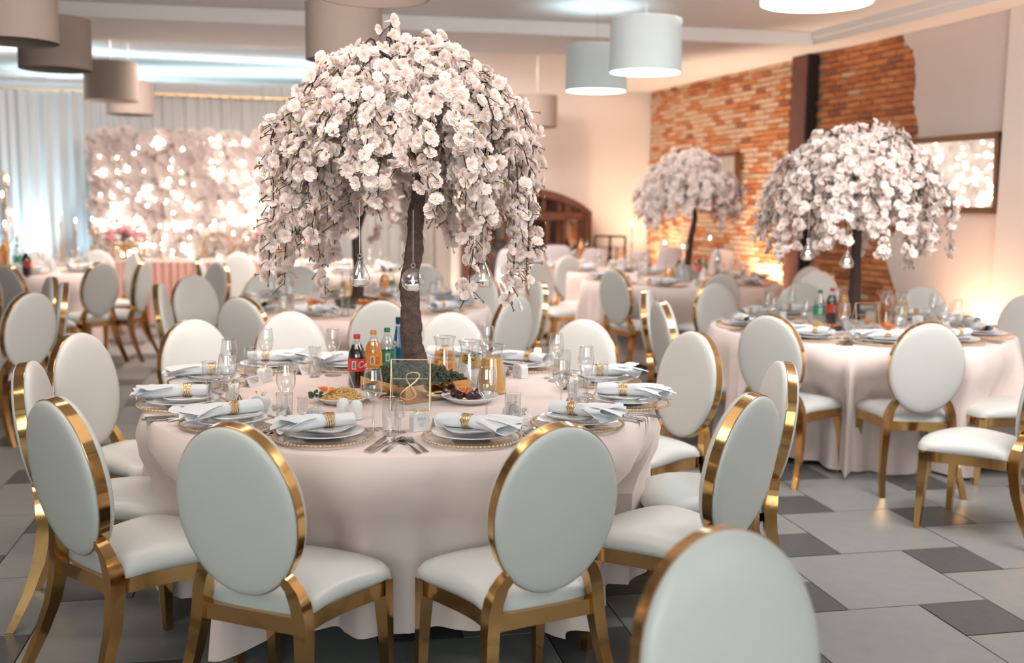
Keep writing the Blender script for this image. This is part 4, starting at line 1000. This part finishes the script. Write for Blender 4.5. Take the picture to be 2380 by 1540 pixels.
# --- table behind the big tree
T2 = (-1.12, 7.65)
table(T2, .95, 'blush tablecloth on the round table directly behind the big tree', 'behind the big tree', hem=.05, folds=14, amp=.09, seed=13)
def far_table(c, R, key, n, ph, seed, full=False):
    pts = [Vector((c[0]+(R-.19)*math.cos(ph+2*PI*k/n), c[1]+(R-.19)*math.sin(ph+2*PI*k/n), .76)) for k in range(n)]
    for i, (p, wh) in enumerate(zip(pts, wheres(c, pts, key))): setting(c, p, .761, wh, key.replace('the ', ''), full, seed+i)
far_table(T2, .95, 'the table behind the trunk', 10, -1.2, 120)
G2 = 'chairs around the table behind the big tree'
chair_top(557, 688, 25, 'shaded white chair seen from behind, above the left front-table glasses', G2)
chair_top(885, 695, -12, 'shaded white chair seen from behind, directly behind the soda bottles', G2)
chair_top(1200, 683, -52, 'white chair with gold left band, behind the two right jugs', G2)
chair_top(362, 658, 80, 'edge-on white chair with gold left band standing alone above the pale floor', G2)
chair_top(443, 638, 130, 'white chair with gold left rim, left of the table behind the trunk', G2)
chair_top(614, 630, 148, 'blurred white chair behind the glasses of the table behind the trunk, left one', G2)
chair_top(697, 616, 162, 'blurred white chair behind the table behind the trunk, under its left blossoms', G2)
chair_top(987, 614, 186, 'blurred white chair just right of the thick trunk', G2)
chair_top(1124, 635, 214, 'white chair with gold right rim behind the right teardrop tealight', G2)
chair_top(1262, 655, 256, 'edge-on white chair with gold right band in the centre background', G2)
tb2 = Vector((-1.12, 7.65, .762)); tr = [spot_d(px, py, tb2.y)-tb2 for px, py in ((830, 700), (833, 640), (829, 560), (836, 480), (830, 400))]; tr[0].z = 0
tree('blurred blossom tree with black trunk behind the big tree', tb2, tr, .040, (0, 0), .52, 1.34, 60, .036, 44, 40, (.28, .55), 'twig', spacing=.05)
moss('moss', (tb2.x, tb2.y, .762), .17, .07, 250, 'dark moss around the black trunk behind the big tree', 5)
soda('orange soda bottle behind the thick trunk', spot(893, 690, .76), 'navy', 'orange', 'orangelabel', .8)
soda('green-labelled bottle behind the thick trunk', spot(908, 688, .76), 'green', 'water', 'greenlabel', .8)
jug('blurred jug of orange juice left of the black trunk', spot(806, 694, .76), 'juice')
food_plate('near the glasses of the table behind the trunk', spot(735, 715, .76), 'orange', .10, 0, 21)
food_plate('right of the black trunk', spot(850, 716, .76), 'orange', .10, 0, 22)

# --- middle right table
T4 = (1.675, 10.5)
table(T4, .98, 'blush tablecloth on the round table before the pale brick wall', 'before the pale brick wall', hem=.05, folds=13, amp=.08, seed=17)
far_table(T4, .98, 'the brick-wall table', 10, -1.3, 150)
G4 = 'chairs around the table before the brick wall'
chair_top(1425, 625, 52, 'white oval chair seen from behind with legs showing, centre background', G4)
chair_top(1677, 633, -14, 'shaded white chair seen from behind before the brick-wall table', G4)
chair_top(1247, 600, 136, 'white chair with gold left rim at the left of the brick-wall table', G4)
chair_top(1317, 593, 152, 'white chair facing the camera at the left of the brick-wall table', G4)
tb4 = Vector((spot_d(1597, 640, 10.5).x, 10.5, .762)); tr = [spot_d(px, py, tb4.y)-tb4 for px, py in ((1596, 665), (1598, 620), (1604, 560), (1615, 500), (1596, 460), (1590, 400))]; tr[0].z = 0
tree('round white blossom tree with thin bent trunk before the brick wall', tb4, tr, .036, (-.02, 0), .485, spot_d(1600, 352, 10.5).z-.762, 84, .036, 55, 120, (.22, .38), 'twig', spacing=.04)
mb = MB(); mb.box((0, 0, .05), (.20, .20, .10), .6); mb.box((0, 0, .13), (.11, .11, .06), .6)
single('grey_tree_stand', mb, M['silver_box'], 'grey cube stand under the thin bent trunk', 'tree stand', (tb4.x-.02, tb4.y, .762), .3, smooth=False)
for (px, py), lb in zip(((1545, 563), (1588, 572), (1650, 552)), ('glowing tealight globe left of the thin bent trunk', 'glowing tealight globe close to the thin bent trunk', 'glowing tealight globe right of the thin bent trunk')):
    hanging_light('globe', spot_d(px, py, 10.15), .16, lb, 'tealights hanging from the brick-wall tree', 1.2)
jug('blurred jug of orange juice left of the grey cube stand', spot(1554, 655, .76), 'juice')
soda('dark bottle next to the grey cube stand', spot(1576, 650, .76), 'orangecap', 'cola', 'orangelabel', .9)
soda('dark cola bottle right of the grey cube stand', spot(1622, 644, .76), 'red', 'cola', 'red', .8)
soda('green bottle right of the grey cube stand', spot(1637, 640, .76), 'green', 'water', 'greenlabel', .8)
water_bottle('blue water bottle on the brick-wall table', spot(1668, 634, .76), .29)
food_plate('left of the jug on the brick-wall table', spot(1525, 660, .76), 'orange', .12, 0, 31)
# stored chairs along the brick wall
GW = 'chairs parked along the brick wall'
chair_top(1850, 605, 212, 'cream white chair parked in front of the brown post', GW)
chair_top(1890, 619, 226, 'gold-edged chair squeezed between two chairs by the red bricks', GW)
chair_top(1903, 630, 205, 'warm white chair parked by the red bricks, beside the slanting one', GW)
chair_top(1946, 618, 282, 'edge-on chair with gold right band parked by the red bricks', GW)

# --- left table and head table
T5 = (-5.08, 10.85)
table(T5, .92, 'blush tablecloth on the round table at the left edge', 'at the left edge', hem=.03, folds=13, amp=.07, seed=19)
far_table(T5, .92, 'the left-edge table', 9, -1.0, 180)
G5 = 'chairs around the left-edge table'
chair_top(15, 616, 28, 'shaded white chair with gold right rim cut by the left edge', G5)
chair_top(-22, 640, 218, 'white chair half outside the left edge, in front of the shaded one', G5)
chair_top(74, 677, -66, 'large shaded white chair near the left edge with broad gold left rim', G5)
chair_top(126, 642, 236, 'slanting white chair, left one of the edge-on pair at the left', G5)
chair_top(156, 655, 246, 'slanting white chair, right one of the edge-on pair at the left', G5)
chair_top(238, 608, -60, 'shaded white chair with all legs showing before the head table', G5)
chair_top(318, 585, 228, 'white chair turned sideways before the head table, with white front', G5)
chair_top(338, 603, -88, 'edge-on chair overlapping the sideways chair before the head table', G5)
chair_top(230, 580, 178, 'pale chair facing the room behind the shaded one before the head table', G5)
chair_top(88, 581, 165, 'pale chair facing the room behind the candelabra table', G5)
chair_top(512, 608, 222, 'pinkish shaded chair with gold right rim before the pink skirt', 'chairs before the head table')
chair_top(459, 600, 78, 'narrow edge-on chair before the pink skirt', 'chairs before the head table')
chair_top(555, 586, 176, 'pale plain chair at the right of the pink skirt', 'chairs before the head table')
T6 = (-1.9, 11.35)
table(T6, .80, 'blush tablecloth on the small table far behind the trunks', 'far behind the trunks', hem=.05, folds=12, amp=.07, seed=23)
far_table(T6, .80, 'the far middle table', 7, -1.2, 200)
T7 = (1.02, 12.15)
table(T7, .70, 'blush tablecloth on the far table before the arched doors', 'before the arched doors', hem=.05, folds=12, amp=.06, seed=29)
far_table(T7, .70, 'the far right table', 6, -1.0, 210)
soda('orange bottle on the far right table', spot(1350, 606, .76), 'orangecap', 'orange', 'red', .9, None, 0, .28)
soda('teal bottle on the far right table', spot(1364, 604, .76), 'green', 'water', 'greenlabel', .9, None, 0, .28)
jug('small jug of juice on the far right table', spot(1441, 608, .76), 'juice')
# head table
HA, HB = spot_d(235, 608, 12.5), spot_d(800, 608, 12.7)
hd = (HB-HA); hd.z = 0; hl = hd.length; hd.normalize(); hn = Vector((-hd.y, hd.x, 0)); hang_ = math.atan2(hd.y, hd.x)
ht = thing('head_table', 'long head table with pleated pink skirt before the flower wall', 'table', (HA.x, HA.y, 0), hang_)
mb = MB(); mb.box((hl/2, .31, .75), (hl, .62, .025)); part('tabletop', mb, M['cloth'], ht, False)
def pleat(i, j): x = hl*i; return (x, .0-.018*math.sin(x*70)-.01*math.sin(x*23)*(1-j), .74*j+.01)
mb = MB(); mb.grid(pleat, 900, 2); part('pleated_skirt', mb, M['cloth_skirt'], ht, 80)
mb = MB(); mb.grid(lambda i, j: (0.002, .76*i, .74*j+.01), 8, 2); part('end_skirt', mb, M['cloth_skirt'], ht)
def on_head(x, y): q = Vector((HA.x, HA.y, .763))+hd*x+hn*y; return q
def head_x(px): # where the line of sight meets the table's middle
    for k in range(200):
        q = on_head(k*hl/199, .35)
        if 1190+2450*q.x/q.y >= px: return k*hl/199
    return hl
def candlestick(label, p, h, ch, group, pink=False):
    t = thing('candlestick', label, 'candlestick', p, 0, group)
    mb = MB(); mb.lathe([(.045, 0), (.045, .006), (.012, .02), (.008, .06), (.014, h*.35), (.007, h*.42), (.006, h*.8), (.012, h*.86), (.008, h*.92), (.022, h), (.010, h+.002)], 14); part('gold_stand', mb, M['gold_dull'], t)
    mb = MB(); mb.lathe([(.011, h), (.0105, h+ch), (.002, h+ch+.004)], 12); part('candle', mb, M['pinkrose'] if pink else M['wax'], t)
    mb = MB(); mb.lathe([(.0008, h+ch+.004), (.009, h+ch+.016), (.010, h+ch+.026), (.001, h+ch+.05)], 10); part('flame', mb, M['flame'], t); return t
cps = [(144, 492, 'tallest lit candle against the blue-lit drape'), (179, 511, 'lit candle in a knobbed gold stick right of the tallest one'), (218, 508, 'lit candle at the left edge of the flower wall'), (252, 517, 'lit candle just left of the first rose bowl'), (373, 524, 'pink candle right of the first rose bowl'),
       (408, 531, 'lit candle in front of the left ring chair'), (541, 541, 'pink candle between the two ring chairs'), (590, 530, 'lit candle left of the long rose arrangement'), (700, 560, 'lit candle right of the long rose arrangement')]
for px, py, lb in cps:
    x = head_x(px); q = on_head(x, .30 if px > 220 else .1); zt = spot_d(px, py, q.y).z-.763; chh = .10
    if px < 230: q = spot_d(px, 600, 12.3 if px < 160 else 12.5); q.z = .763 if px > 200 else .762; zt = spot_d(px, py, q.y).z-q.z
    candlestick(lb+', on a gold stick', q, max(.1, zt-chh-.03), chh, 'candles of the head table', 'pink' in lb)
# small side table carrying the left candlesticks
sq = spot_d(165, 600, 12.45); mb = cloth_mb(.40, .76, .02, 9, .05, 77); single('draped_side_table', mb, M['cloth'], 'small draped table carrying candlesticks before the blue-lit drape', 'table', (sq.x, sq.y, 0), 0, smooth=80)
def rose_bowl(label, p, rx, n, pink, seed):
    r_ = random.Random(seed); t = thing('rose_arrangement', label, 'flowers', p)
    mb = MB(); mb.lathe([(.07, 0), (.07, .01), (.02, .03), (.02, .10), (.10, .17), (.12, .20), (.11, .20), (.001, .17)], 20, sx=max(1, rx/.22)); part('gold_bowl', mb, M['gold_dull'], t)
    for k in range(n):
        a = r_.uniform(0, 6.28); q = math.sqrt(r_.random()); z = .24+.13*(1-q*q)+r_.uniform(-.02, .02); mb = MB()
        rr = .042
        mb.ball((0, 0, 0), rr, 9, 6, .85)
        for j in range(5): b = j*1.26; mb.tube([(rr*.9*math.cos(b+u), rr*.9*math.sin(b+u), .01+.012*u) for u in (0, .3, .6, .9, 1.2)], .008, 4)
        o = part('rose', mb, M['pinkrose'] if r_.random() < pink else M['wax'], t); o.location = (q*rx*math.cos(a), q*.12*math.sin(a), z)
    mb = MB()
    for k in range(90):
        a = r_.uniform(0, 6.28); q = r_.uniform(.6, 1.15); c = Vector((q*rx*math.cos(a), q*.14*math.sin(a), .19+r_.uniform(-.04, .09))); d = Vector((math.cos(a), math.sin(a), r_.uniform(-.6, .6)))*.05; s_ = Vector((-math.sin(a), math.cos(a), 0))*.018
        mb.add([c-d*.4, c+s_, c+d, c-s_], [(0, 1, 2, 3)])
    part('foliage', mb, M['leaf'], t, False, kind='stuff'); return t
rose_bowl('bowl of pale pink roses and greenery left on the head table', on_head(head_x(298), .2), .28, 34, .75, 3)
rose_bowl('long arrangement of deeper pink roses on the head table', on_head(head_x(655), .2), .40, 46, 1.0, 4)
# ring-backed chairs of the couple
for px, lb in ((240, 'gold ring-back chair half hidden by the left rose bowl'), (470, 'gold ring-back chair in the middle of the head table'), (566, 'gold ring-back chair right of the middle one at the head table'), (655, 'gold ring-back chair behind the long rose arrangement')):
    x = head_x(px); q = on_head(x, .98); t = thing('ring_back_chair', lb, 'chair', (q.x, q.y, 0), hang_, 'ring-back chairs of the head table')
    mb = MB(); mb.tube([(.20*math.cos(a), .16, .86+.20*math.sin(a)) for a in [2*PI*i/36 for i in range(36)]], .016, 8, closed=True); part('outer_ring', mb, M['gold_dull'], t)
    mb = MB(); mb.tube([(.13*math.cos(a), .16, .82+.13*math.sin(a)) for a in [2*PI*i/28 for i in range(28)]], .010, 8, closed=True); part('inner_ring', mb, M['gold_dull'], t)
    mb = MB(); mb.box((0, -.03, .45), (.44, .40, .06)); part('seat', mb, M['leather'], t)
    for sx in (-1, 1):
        for y in (-.18, .14): mb = MB(); mb.tube([(sx*.20, y, 0), (sx*.19, y, .43)], .014, 6); part('leg', mb, M['gold_dull'], t)
        mb = MB(); mb.tube([(sx*.17, .16, .45), (sx*.14, .16, .72)], .014, 6); part('back_post', mb, M['gold_dull'], t)
for k in range(16):
    x = hl*(.1+.055*k); q = on_head(x, .30+.1*math.sin(k*2)); place(WINE, q, 0, 'glass on the head table, number %s from its left end' % ('one two three four five six seven eight nine ten eleven twelve thirteen fourteen fifteen sixteen'.split()[k]), 'glasses on the head table')
# candelabra on the left-edge table
cb = spot_d(18, 600, 10.9); cb.z = .762; t = thing('candelabra', 'tall many-armed gold candelabra with lit candles at the left edge', 'candelabra', cb)
mb = MB(); mb.lathe([(.09, 0), (.09, .012), (.03, .04), (.016, .1), (.028, .2), (.013, .3), (.012, .75), (.02, .78), (.010, .82), (.01, 1.0)], 16); part('column', mb, M['gold_dull'], t)
arms = [(17, 412, 0), (5, 449, 0), (27, 492, 0), (11, 517, .1), (40, 536, .1), (-18, 470, 0), (-30, 520, 0)]
for px, py, dy in arms:
    tp = spot_d(px, py, cb.y-dy)-cb; zc = tp.z-.10; base_z = max(.25, zc-.16)
    mb = MB(); mb.tube([(0, 0, base_z-.03), (tp.x*.5, tp.y*.5, base_z-.06), (tp.x, tp.y, base_z), (tp.x, tp.y, zc)], .007, 6); mb.lathe([(.003, zc-.01), (.026, zc), (.028, zc+.008), (.01, zc+.004)], 12, (tp.x, tp.y, 0)); a_ = part('arm', mb, M['gold_dull'], t)
    mb = MB(); mb.lathe([(.018, zc+.006), (.018, zc+.062), (.002, zc+.066)], 12, (tp.x, tp.y, 0)); part('candle', mb, M['wax'], a_)
    mb = MB(); mb.lathe([(.0008, zc+.066), (.010, zc+.078), (.011, zc+.090), (.001, zc+.12)], 10, (tp.x, tp.y, 0)); part('flame', mb, M['flame'], a_)
soda('dark cola bottle with red label on the left-edge table', spot(63, 641, .76), 'white', 'cola', 'red', .85, None, 0, .26)
soda('orange soda bottle beneath the candelabra', spot(10, 625, .76), 'orangecap', 'orange', 'orangelabel', .85, None, 0, .3)
soda('green-labelled bottle left of the cola on the left-edge table', spot(42, 630, .76), 'green', 'water', 'greenlabel', .85, None, 0, .27)
# --- flower wall with fairy lights
FA, FB = spot_d(212, 500, 13.85), spot_d(742, 500, 14.1); fd = (FB-FA); fd.z = 0; fl_ = fd.length; fd.normalize(); fn_ = Vector((fd.y, -fd.x, 0)); fz = 2.33
FR = Matrix(((fd.x, -fn_.x, 0), (fd.y, -fn_.y, 0), (0, 0, 1))).to_4x4(); fang = math.atan2(fd.y, fd.x)
fw = thing('flower_wall', 'big blush flower wall glittering with fairy lights behind the head table', 'backdrop', (FA.x, FA.y, 0), fang)
mb = MB(); mb.box((fl_/2, .06, fz/2), (fl_, .06, fz)); part('backing_board', mb, mat('flower_backing', (.55, .42, .34), .9), fw, False)
r_ = random.Random(5); items = []
for k in range(1500):
    x, z = r_.uniform(-.02, fl_+.02), r_.uniform(.5, fz+.03); n = Vector((r_.gauss(0, .35), -1, r_.gauss(0, .35))).normalized()
    items.append((Vector((x, .02-r_.uniform(0, .05), z)), n.to_track_quat('Z', 'Y'), r_.uniform(.05, .085), r_.randrange(4)))
merged_flowers(items, 'flower_heads', fw)
bl = MB(); cl = [(r_.uniform(.08, fl_-.1), r_.uniform(.6, fz-.08)) for _ in range(60)]
for k in range(330):
    if r_.random() < .8: c = r_.choice(cl); x, z = r_.gauss(c[0], .07), r_.gauss(c[1], .06)
    else: x, z = r_.uniform(.1, fl_-.05), r_.uniform(.5, fz-.05)
    if .08 < x < fl_-.03 and z < fz-.04 and not (1.30 < x < 1.55 and r_.random() < .7): bl.ball((x, -.06-r_.uniform(0, .03), z), r_.uniform(.008, .016), 6, 4)
part('fairy_lights', bl, M['bulb'], fw, kind='stuff')
fmid = (FA+FB)/2
area('fairy_light_glow', (fmid.x+fn_.x*.25, fmid.y+fn_.y*.25, 1.5), (fmid.x+fn_.x*2, fmid.y+fn_.y*2, 1.3), fl_*.9, 6, (1, .82, .66), 1.6)
# --- curtains
for k, (a0, a1, lb) in enumerate(((-5.2, -2.35, 'sheer white drape at the left, lit blue from below'), (-2.35, 2.9, 'sheer white drape hanging behind the flower wall'))):
    r_ = random.Random(60+k); ph = [r_.uniform(0, 6) for _ in range(4)]
    def cf(i, j): a = a0+(a1-a0)*i; wv = .035*math.sin(a*42+ph[0]+math.sin(a*7+ph[1]))+.02*math.sin(a*17+ph[2]); return room(a, BL-.90+wv*(1-.3*j), .02+(2.87-.02)*j)
    mb = MB(); mb.grid(cf, 900, 3); single('sheer_curtain', mb, M['curtain'], lb, 'curtain', smooth=80)
# --- arched double doors in the back wall
dA, dB = spot_d(1072, 600, 13.6), spot_d(1370, 600, 14.1)
ddir = dB-dA; ddir.z = 0; W_ = ddir.length; da = math.atan2(ddir.y, ddir.x)
dr = link('door_1', None, None, (dA.x, dA.y, 0), da); dr['kind'] = 'structure'
def arch(w, h0, h1, n=16): return [(w*(i/n), h0+(h1-h0)*math.sin(PI*(i/n))**.8) for i in range(n+1)]
HS, HT = spot_d(1370, 492, 14.1).z, spot_d(1222, 436, 13.85).z
outer = [(0, 0)]+arch(W_, HS, HT)+[(W_, 0)]; inner = [(W_-.10, 0)]+[(.10+(W_-.2)*(1-i/16), HS-.02+(HT-.09-HS)*math.sin(PI*(i/16))**.8) for i in range(17)]+[(.10, 0)]
mb = MB(); mb.prism(outer+inner, (0, -.06, 0), (1, 0, 0), (0, 0, 1), (0, .10, 0)); part('arched_frame', mb, M['wood'], dr, False)
mb = MB(); mb.box((W_/2, -.03, HS-.06), (W_-.16, .06, .10)); part('transom', mb, M['wood'], dr, False)
M['doorglass'] = glass('door_pane', (.25, .20, .19), .15, .4)
for k in range(2):
    x0 = .10+k*(W_-.2)/2; w2 = (W_-.2)/2; c = x0+w2/2
    mb = MB(); mb.box((c, .0, .32), (w2-.01, .05, .62)); mb.box((c, -.03, .32), (w2-.16, .03, .46)); lf = part('door_leaf', mb, M['wood'], dr, False)
    for q in range(4): mb = MB(); mb.box((x0+.03+q*(w2-.06)/3, -.01, (HS+.5)/2), (.045, .05, HS-.62)); part('muntin', mb, M['wood'], lf, False)
    mb = MB(); mb.box((c, .01, (HS+.5)/2), (w2-.02, .006, HS-.62)); part('pane', mb, M['doorglass'], lf, False)
    mb = MB(); mb.tube([(x0+(w2-.05 if k == 0 else .05), -.06, .62), (x0+(w2-.05 if k == 0 else .05), -.06, .78)], .01, 6); part('handle', mb, M['gold_dull'], lf)
for q in range(7): a = (q+1)/8; mb = MB(); mb.box((W_*a, -.01, HS+(HT-HS)*math.sin(PI*a)**.8*.5), (.04, .04, (HT-HS)*math.sin(PI*a)**.8)); part('fan_muntin', mb, M['wood'], dr, False)
mb = MB(); mb.prism(arch(W_-.1, HS-.05, HT-.03), (.05, .015, 0), (1, 0, 0), (0, 0, 1), (0, .005, 0)); part('fanlight_pane', mb, M['doorglass'], dr, False)
# wrought railing right of the doors
ra, rb = spot_d(1382, 600, 13.9), spot_d(1452, 600, 13.9); t = thing('iron_railing', 'black wrought-iron railing with scrolls right of the arched doors', 'railing', (ra.x, ra.y, 0), 0); wd = rb.x-ra.x
mb = MB(); mb.tube([(0, 0, 1.08), (wd, 0, 1.08)], .015, 6); part('top_rail', mb, M['blackpaint'], t)
for k in range(3): mb = MB(); mb.box((wd*k/2, 0, .54), (.03, .03, 1.08)); part('post', mb, M['blackpaint'], t)
for k in range(4):
    mb = MB(); x = wd*(.13+.25*k); mb.tube([(x+.05*math.sin(q*1.3), 0, .25+.10*q) for q in range(8)], .009, 5); mb.tube([(x-.05*math.sin(q*1.3), 0, .25+.10*q) for q in range(8)], .009, 5); part('scroll', mb, M['blackpaint'], t)
# draped chairs
def draped(px, py, d, label, wpx, rot=0):
    q = spot_d(px, 600, d); top = spot_d(px, py, d).z; w = wpx*d/2450/2; mb = MB()
    def fn(i, j):
        th = 2*PI*i; u = j
        if u < .5: zz = .02+.46*u*2; rx, ry = w*(1.12-.2*u), .30; cy_ = 0
        else: k = (u-.5)*2; zz = .48+(top-.48)*math.sin(k*PI/2)**.9; rx = w*(1.0-.05*k)*max(.02, math.cos(k*PI/2))**.35; ry = (.30-.24*min(1, k*3))*max(.05, math.cos(k*PI/2)**.3); cy_ = .22*min(1, k*3)
        f = 1+.05*math.sin(th*9)*(1-u); return (rx*f*math.cos(th), cy_+ry*f*math.sin(th), zz)
    mb.grid(fn, 56, 22, wrap=True)
    return single('draped_chair', mb, M['sheer'], label, 'chair', (q.x, q.y, 0), rot, 'chairs under sheer white covers', smooth=80)
draped(1295, 571, 13.0, 'chair under a white sheer cover before the arched doors', 88)
draped(1384, 579, 13.0, 'chair under a sheer cover right of the orange bottle', 70)
draped(1492, 586, 12.9, 'white draped chair left of the thin bent trunk', 62)
draped(1565, 574, 12.6, 'veiled chair behind the thin bent trunk', 72)
draped(1690, 580, 11.9, 'white draped chair behind the blue water bottle', 72)
draped(1722, 590, 12.3, 'veiled chair beside the glowing bricks', 60)
draped(1188, 580, 11.9, 'chair under a loose white cloth below the arched doors, behind the right tealight', 78)
cq = spot_d(1467, 600, 12.6); cq.z = .762
candlestick('single tall white candle before the pale corner, lit', cq, spot_d(1467, 522, 12.6).z-.762-.22, .20, 'lone candle')
# --- mirrors
def mirror(corners_px, label, a=AR-.045, lean=.02, depth=.05):
    (x0, y0), (x1, y1) = corners_px; bL, zt = on_right(x0, y0, a); bR, zb = on_right(x1, y1, a)
    w_, h_ = abs(bL-bR), zt-zb; t = thing('framed_mirror', label, 'mirror', room(a-.03, (bL+bR)/2, (zt+zb)/2), ANG-PI/2)
    t.rotation_euler = (math.radians(2.2), 0, ANG-PI/2)
    for sx, sz, ln in ((-1, 0, h_), (1, 0, h_), (0, -1, w_), (0, 1, w_)):
        mb = MB()
        if sx: mb.box((sx*(w_/2-.025), 0, 0), (.05, .045, ln)); mb.box((sx*(w_/2-.012), -.02, 0), (.022, .02, ln))
        else: mb.box((0, 0, sz*(h_/2-.025)), (ln, .045, .05)); mb.box((0, -.02, sz*(h_/2-.012)), (ln, .02, .022))
        part('frame_side', mb, M['frame'], t, False)
    mb = MB(); mb.box((0, -.004, 0), (w_-.08, .006, h_-.08)); part('mirror_glass', mb, M['mirror'], t, False); return t
mirror(((2128, 322), (2326, 497)), 'bronze-framed mirror on the plaster reflecting the glittering flower wall')
mirror(((1665, 356), (1718, 500)), 'framed mirror on the pale bricks behind the round blossom tree')
# --- pendant lamps
def pendant(px, wpx, ybot, lit, label, ztop=TRAY, dia=.5, h=.36):
    d = dia*2450/wpx; q = spot_d(px, ybot, d); zb = 2.44; t = thing('drum_pendant_lamp', label, 'lamp', (q.x, q.y, zb), 0, 'drum pendant lamps')
    mb = MB(); R_ = dia/2; n = 48
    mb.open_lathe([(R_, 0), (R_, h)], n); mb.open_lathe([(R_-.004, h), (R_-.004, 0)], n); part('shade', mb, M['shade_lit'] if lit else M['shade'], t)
    for zz in (.002, h): mb = MB(); mb.tube([(R_*math.cos(2*PI*i/n), R_*math.sin(2*PI*i/n), zz) for i in range(n)], .0035, 5, closed=True); part('rim_wire', mb, M['shade'] if not lit else M['white'], t)
    mb = MB()
    for k in range(3): a = 2*PI*k/3; mb.tube([(0, 0, h-.01), (R_*math.cos(a), R_*math.sin(a), h-.01)], .003, 4)
    part('spider_frame', mb, M['steel'], t)
    mb = MB(); mb.tube([(0, 0, .2), (0, 0, ztop-zb)], .003, 6); mb.lathe([(.02, .16), (.02, .22), (.004, .24)], 10); part('cord', mb, M['steel'], t)
    if lit:
        mb = MB(); mb.lathe([(.001, .012), (R_-.006, .012)], n); part('diffuser', mb, M['diffuser'], t, False)
        l = bpy.data.lights.new('lamp_bulb', 'POINT'); l.energy = 2; l.color = COOL; l.shadow_soft_size = .06; o = bpy.data.objects.new('lamp_bulb', l); COL.objects.link(o); o.parent = t; o.location = (0, 0, h*.5)
    else:
        mb = MB(); mb.ball((0, 0, .12), .035, 12, 8, 1.2); part('bulb', mb, M['china'], t)
    return t
pendant(1895, 250, 45, True, 'large lit drum lamp cut by the top edge at the right')
pendant(1499, 162, 175, True, 'lit white drum lamp, nearer one of the middle pair')
pendant(1385, 138, 213, True, 'lit white drum lamp, farther one of the middle pair, lower left')
pendant(1248, 92, 262, False, 'unlit drum lamp far behind the right side of the big tree', BAY, h=.38)
pendant(34, 190, 118, False, 'dark drum lamp cut by the top left corner')
pendant(130, 156, 172, False, 'dark drum lamp second from the top left corner')
pendant(260, 118, 240, False, 'beige drum lamp third from the top left corner', BAY)
pendant(303, 101, 257, False, 'beige drum lamp partly hidden behind the third one', BAY)
pendant(868, 250, -8, False, 'dark drum lamp of which only the bottom rim shows at the top')
pendant(800, 172, 140, False, 'grey drum lamp behind the top of the big tree')
# uplight fixtures
for px, py, lb in ((2348, 700, 'small floor uplight against the plaster wall'), (1796, 640, 'small floor uplight against the bricks by the post')):
    b_, _ = on_right(px, py); q = room(5.70, b_, 0); mb = MB(); mb.lathe([(.05, 0), (.05, .02), (.045, .09), (.04, .10), (.035, .07), (.001, .06)], 16); single('floor_uplight', mb, M['blackpaint'], lb, 'lamp', q)

for a, k, n_ in LATER: build_table(*a, **k)
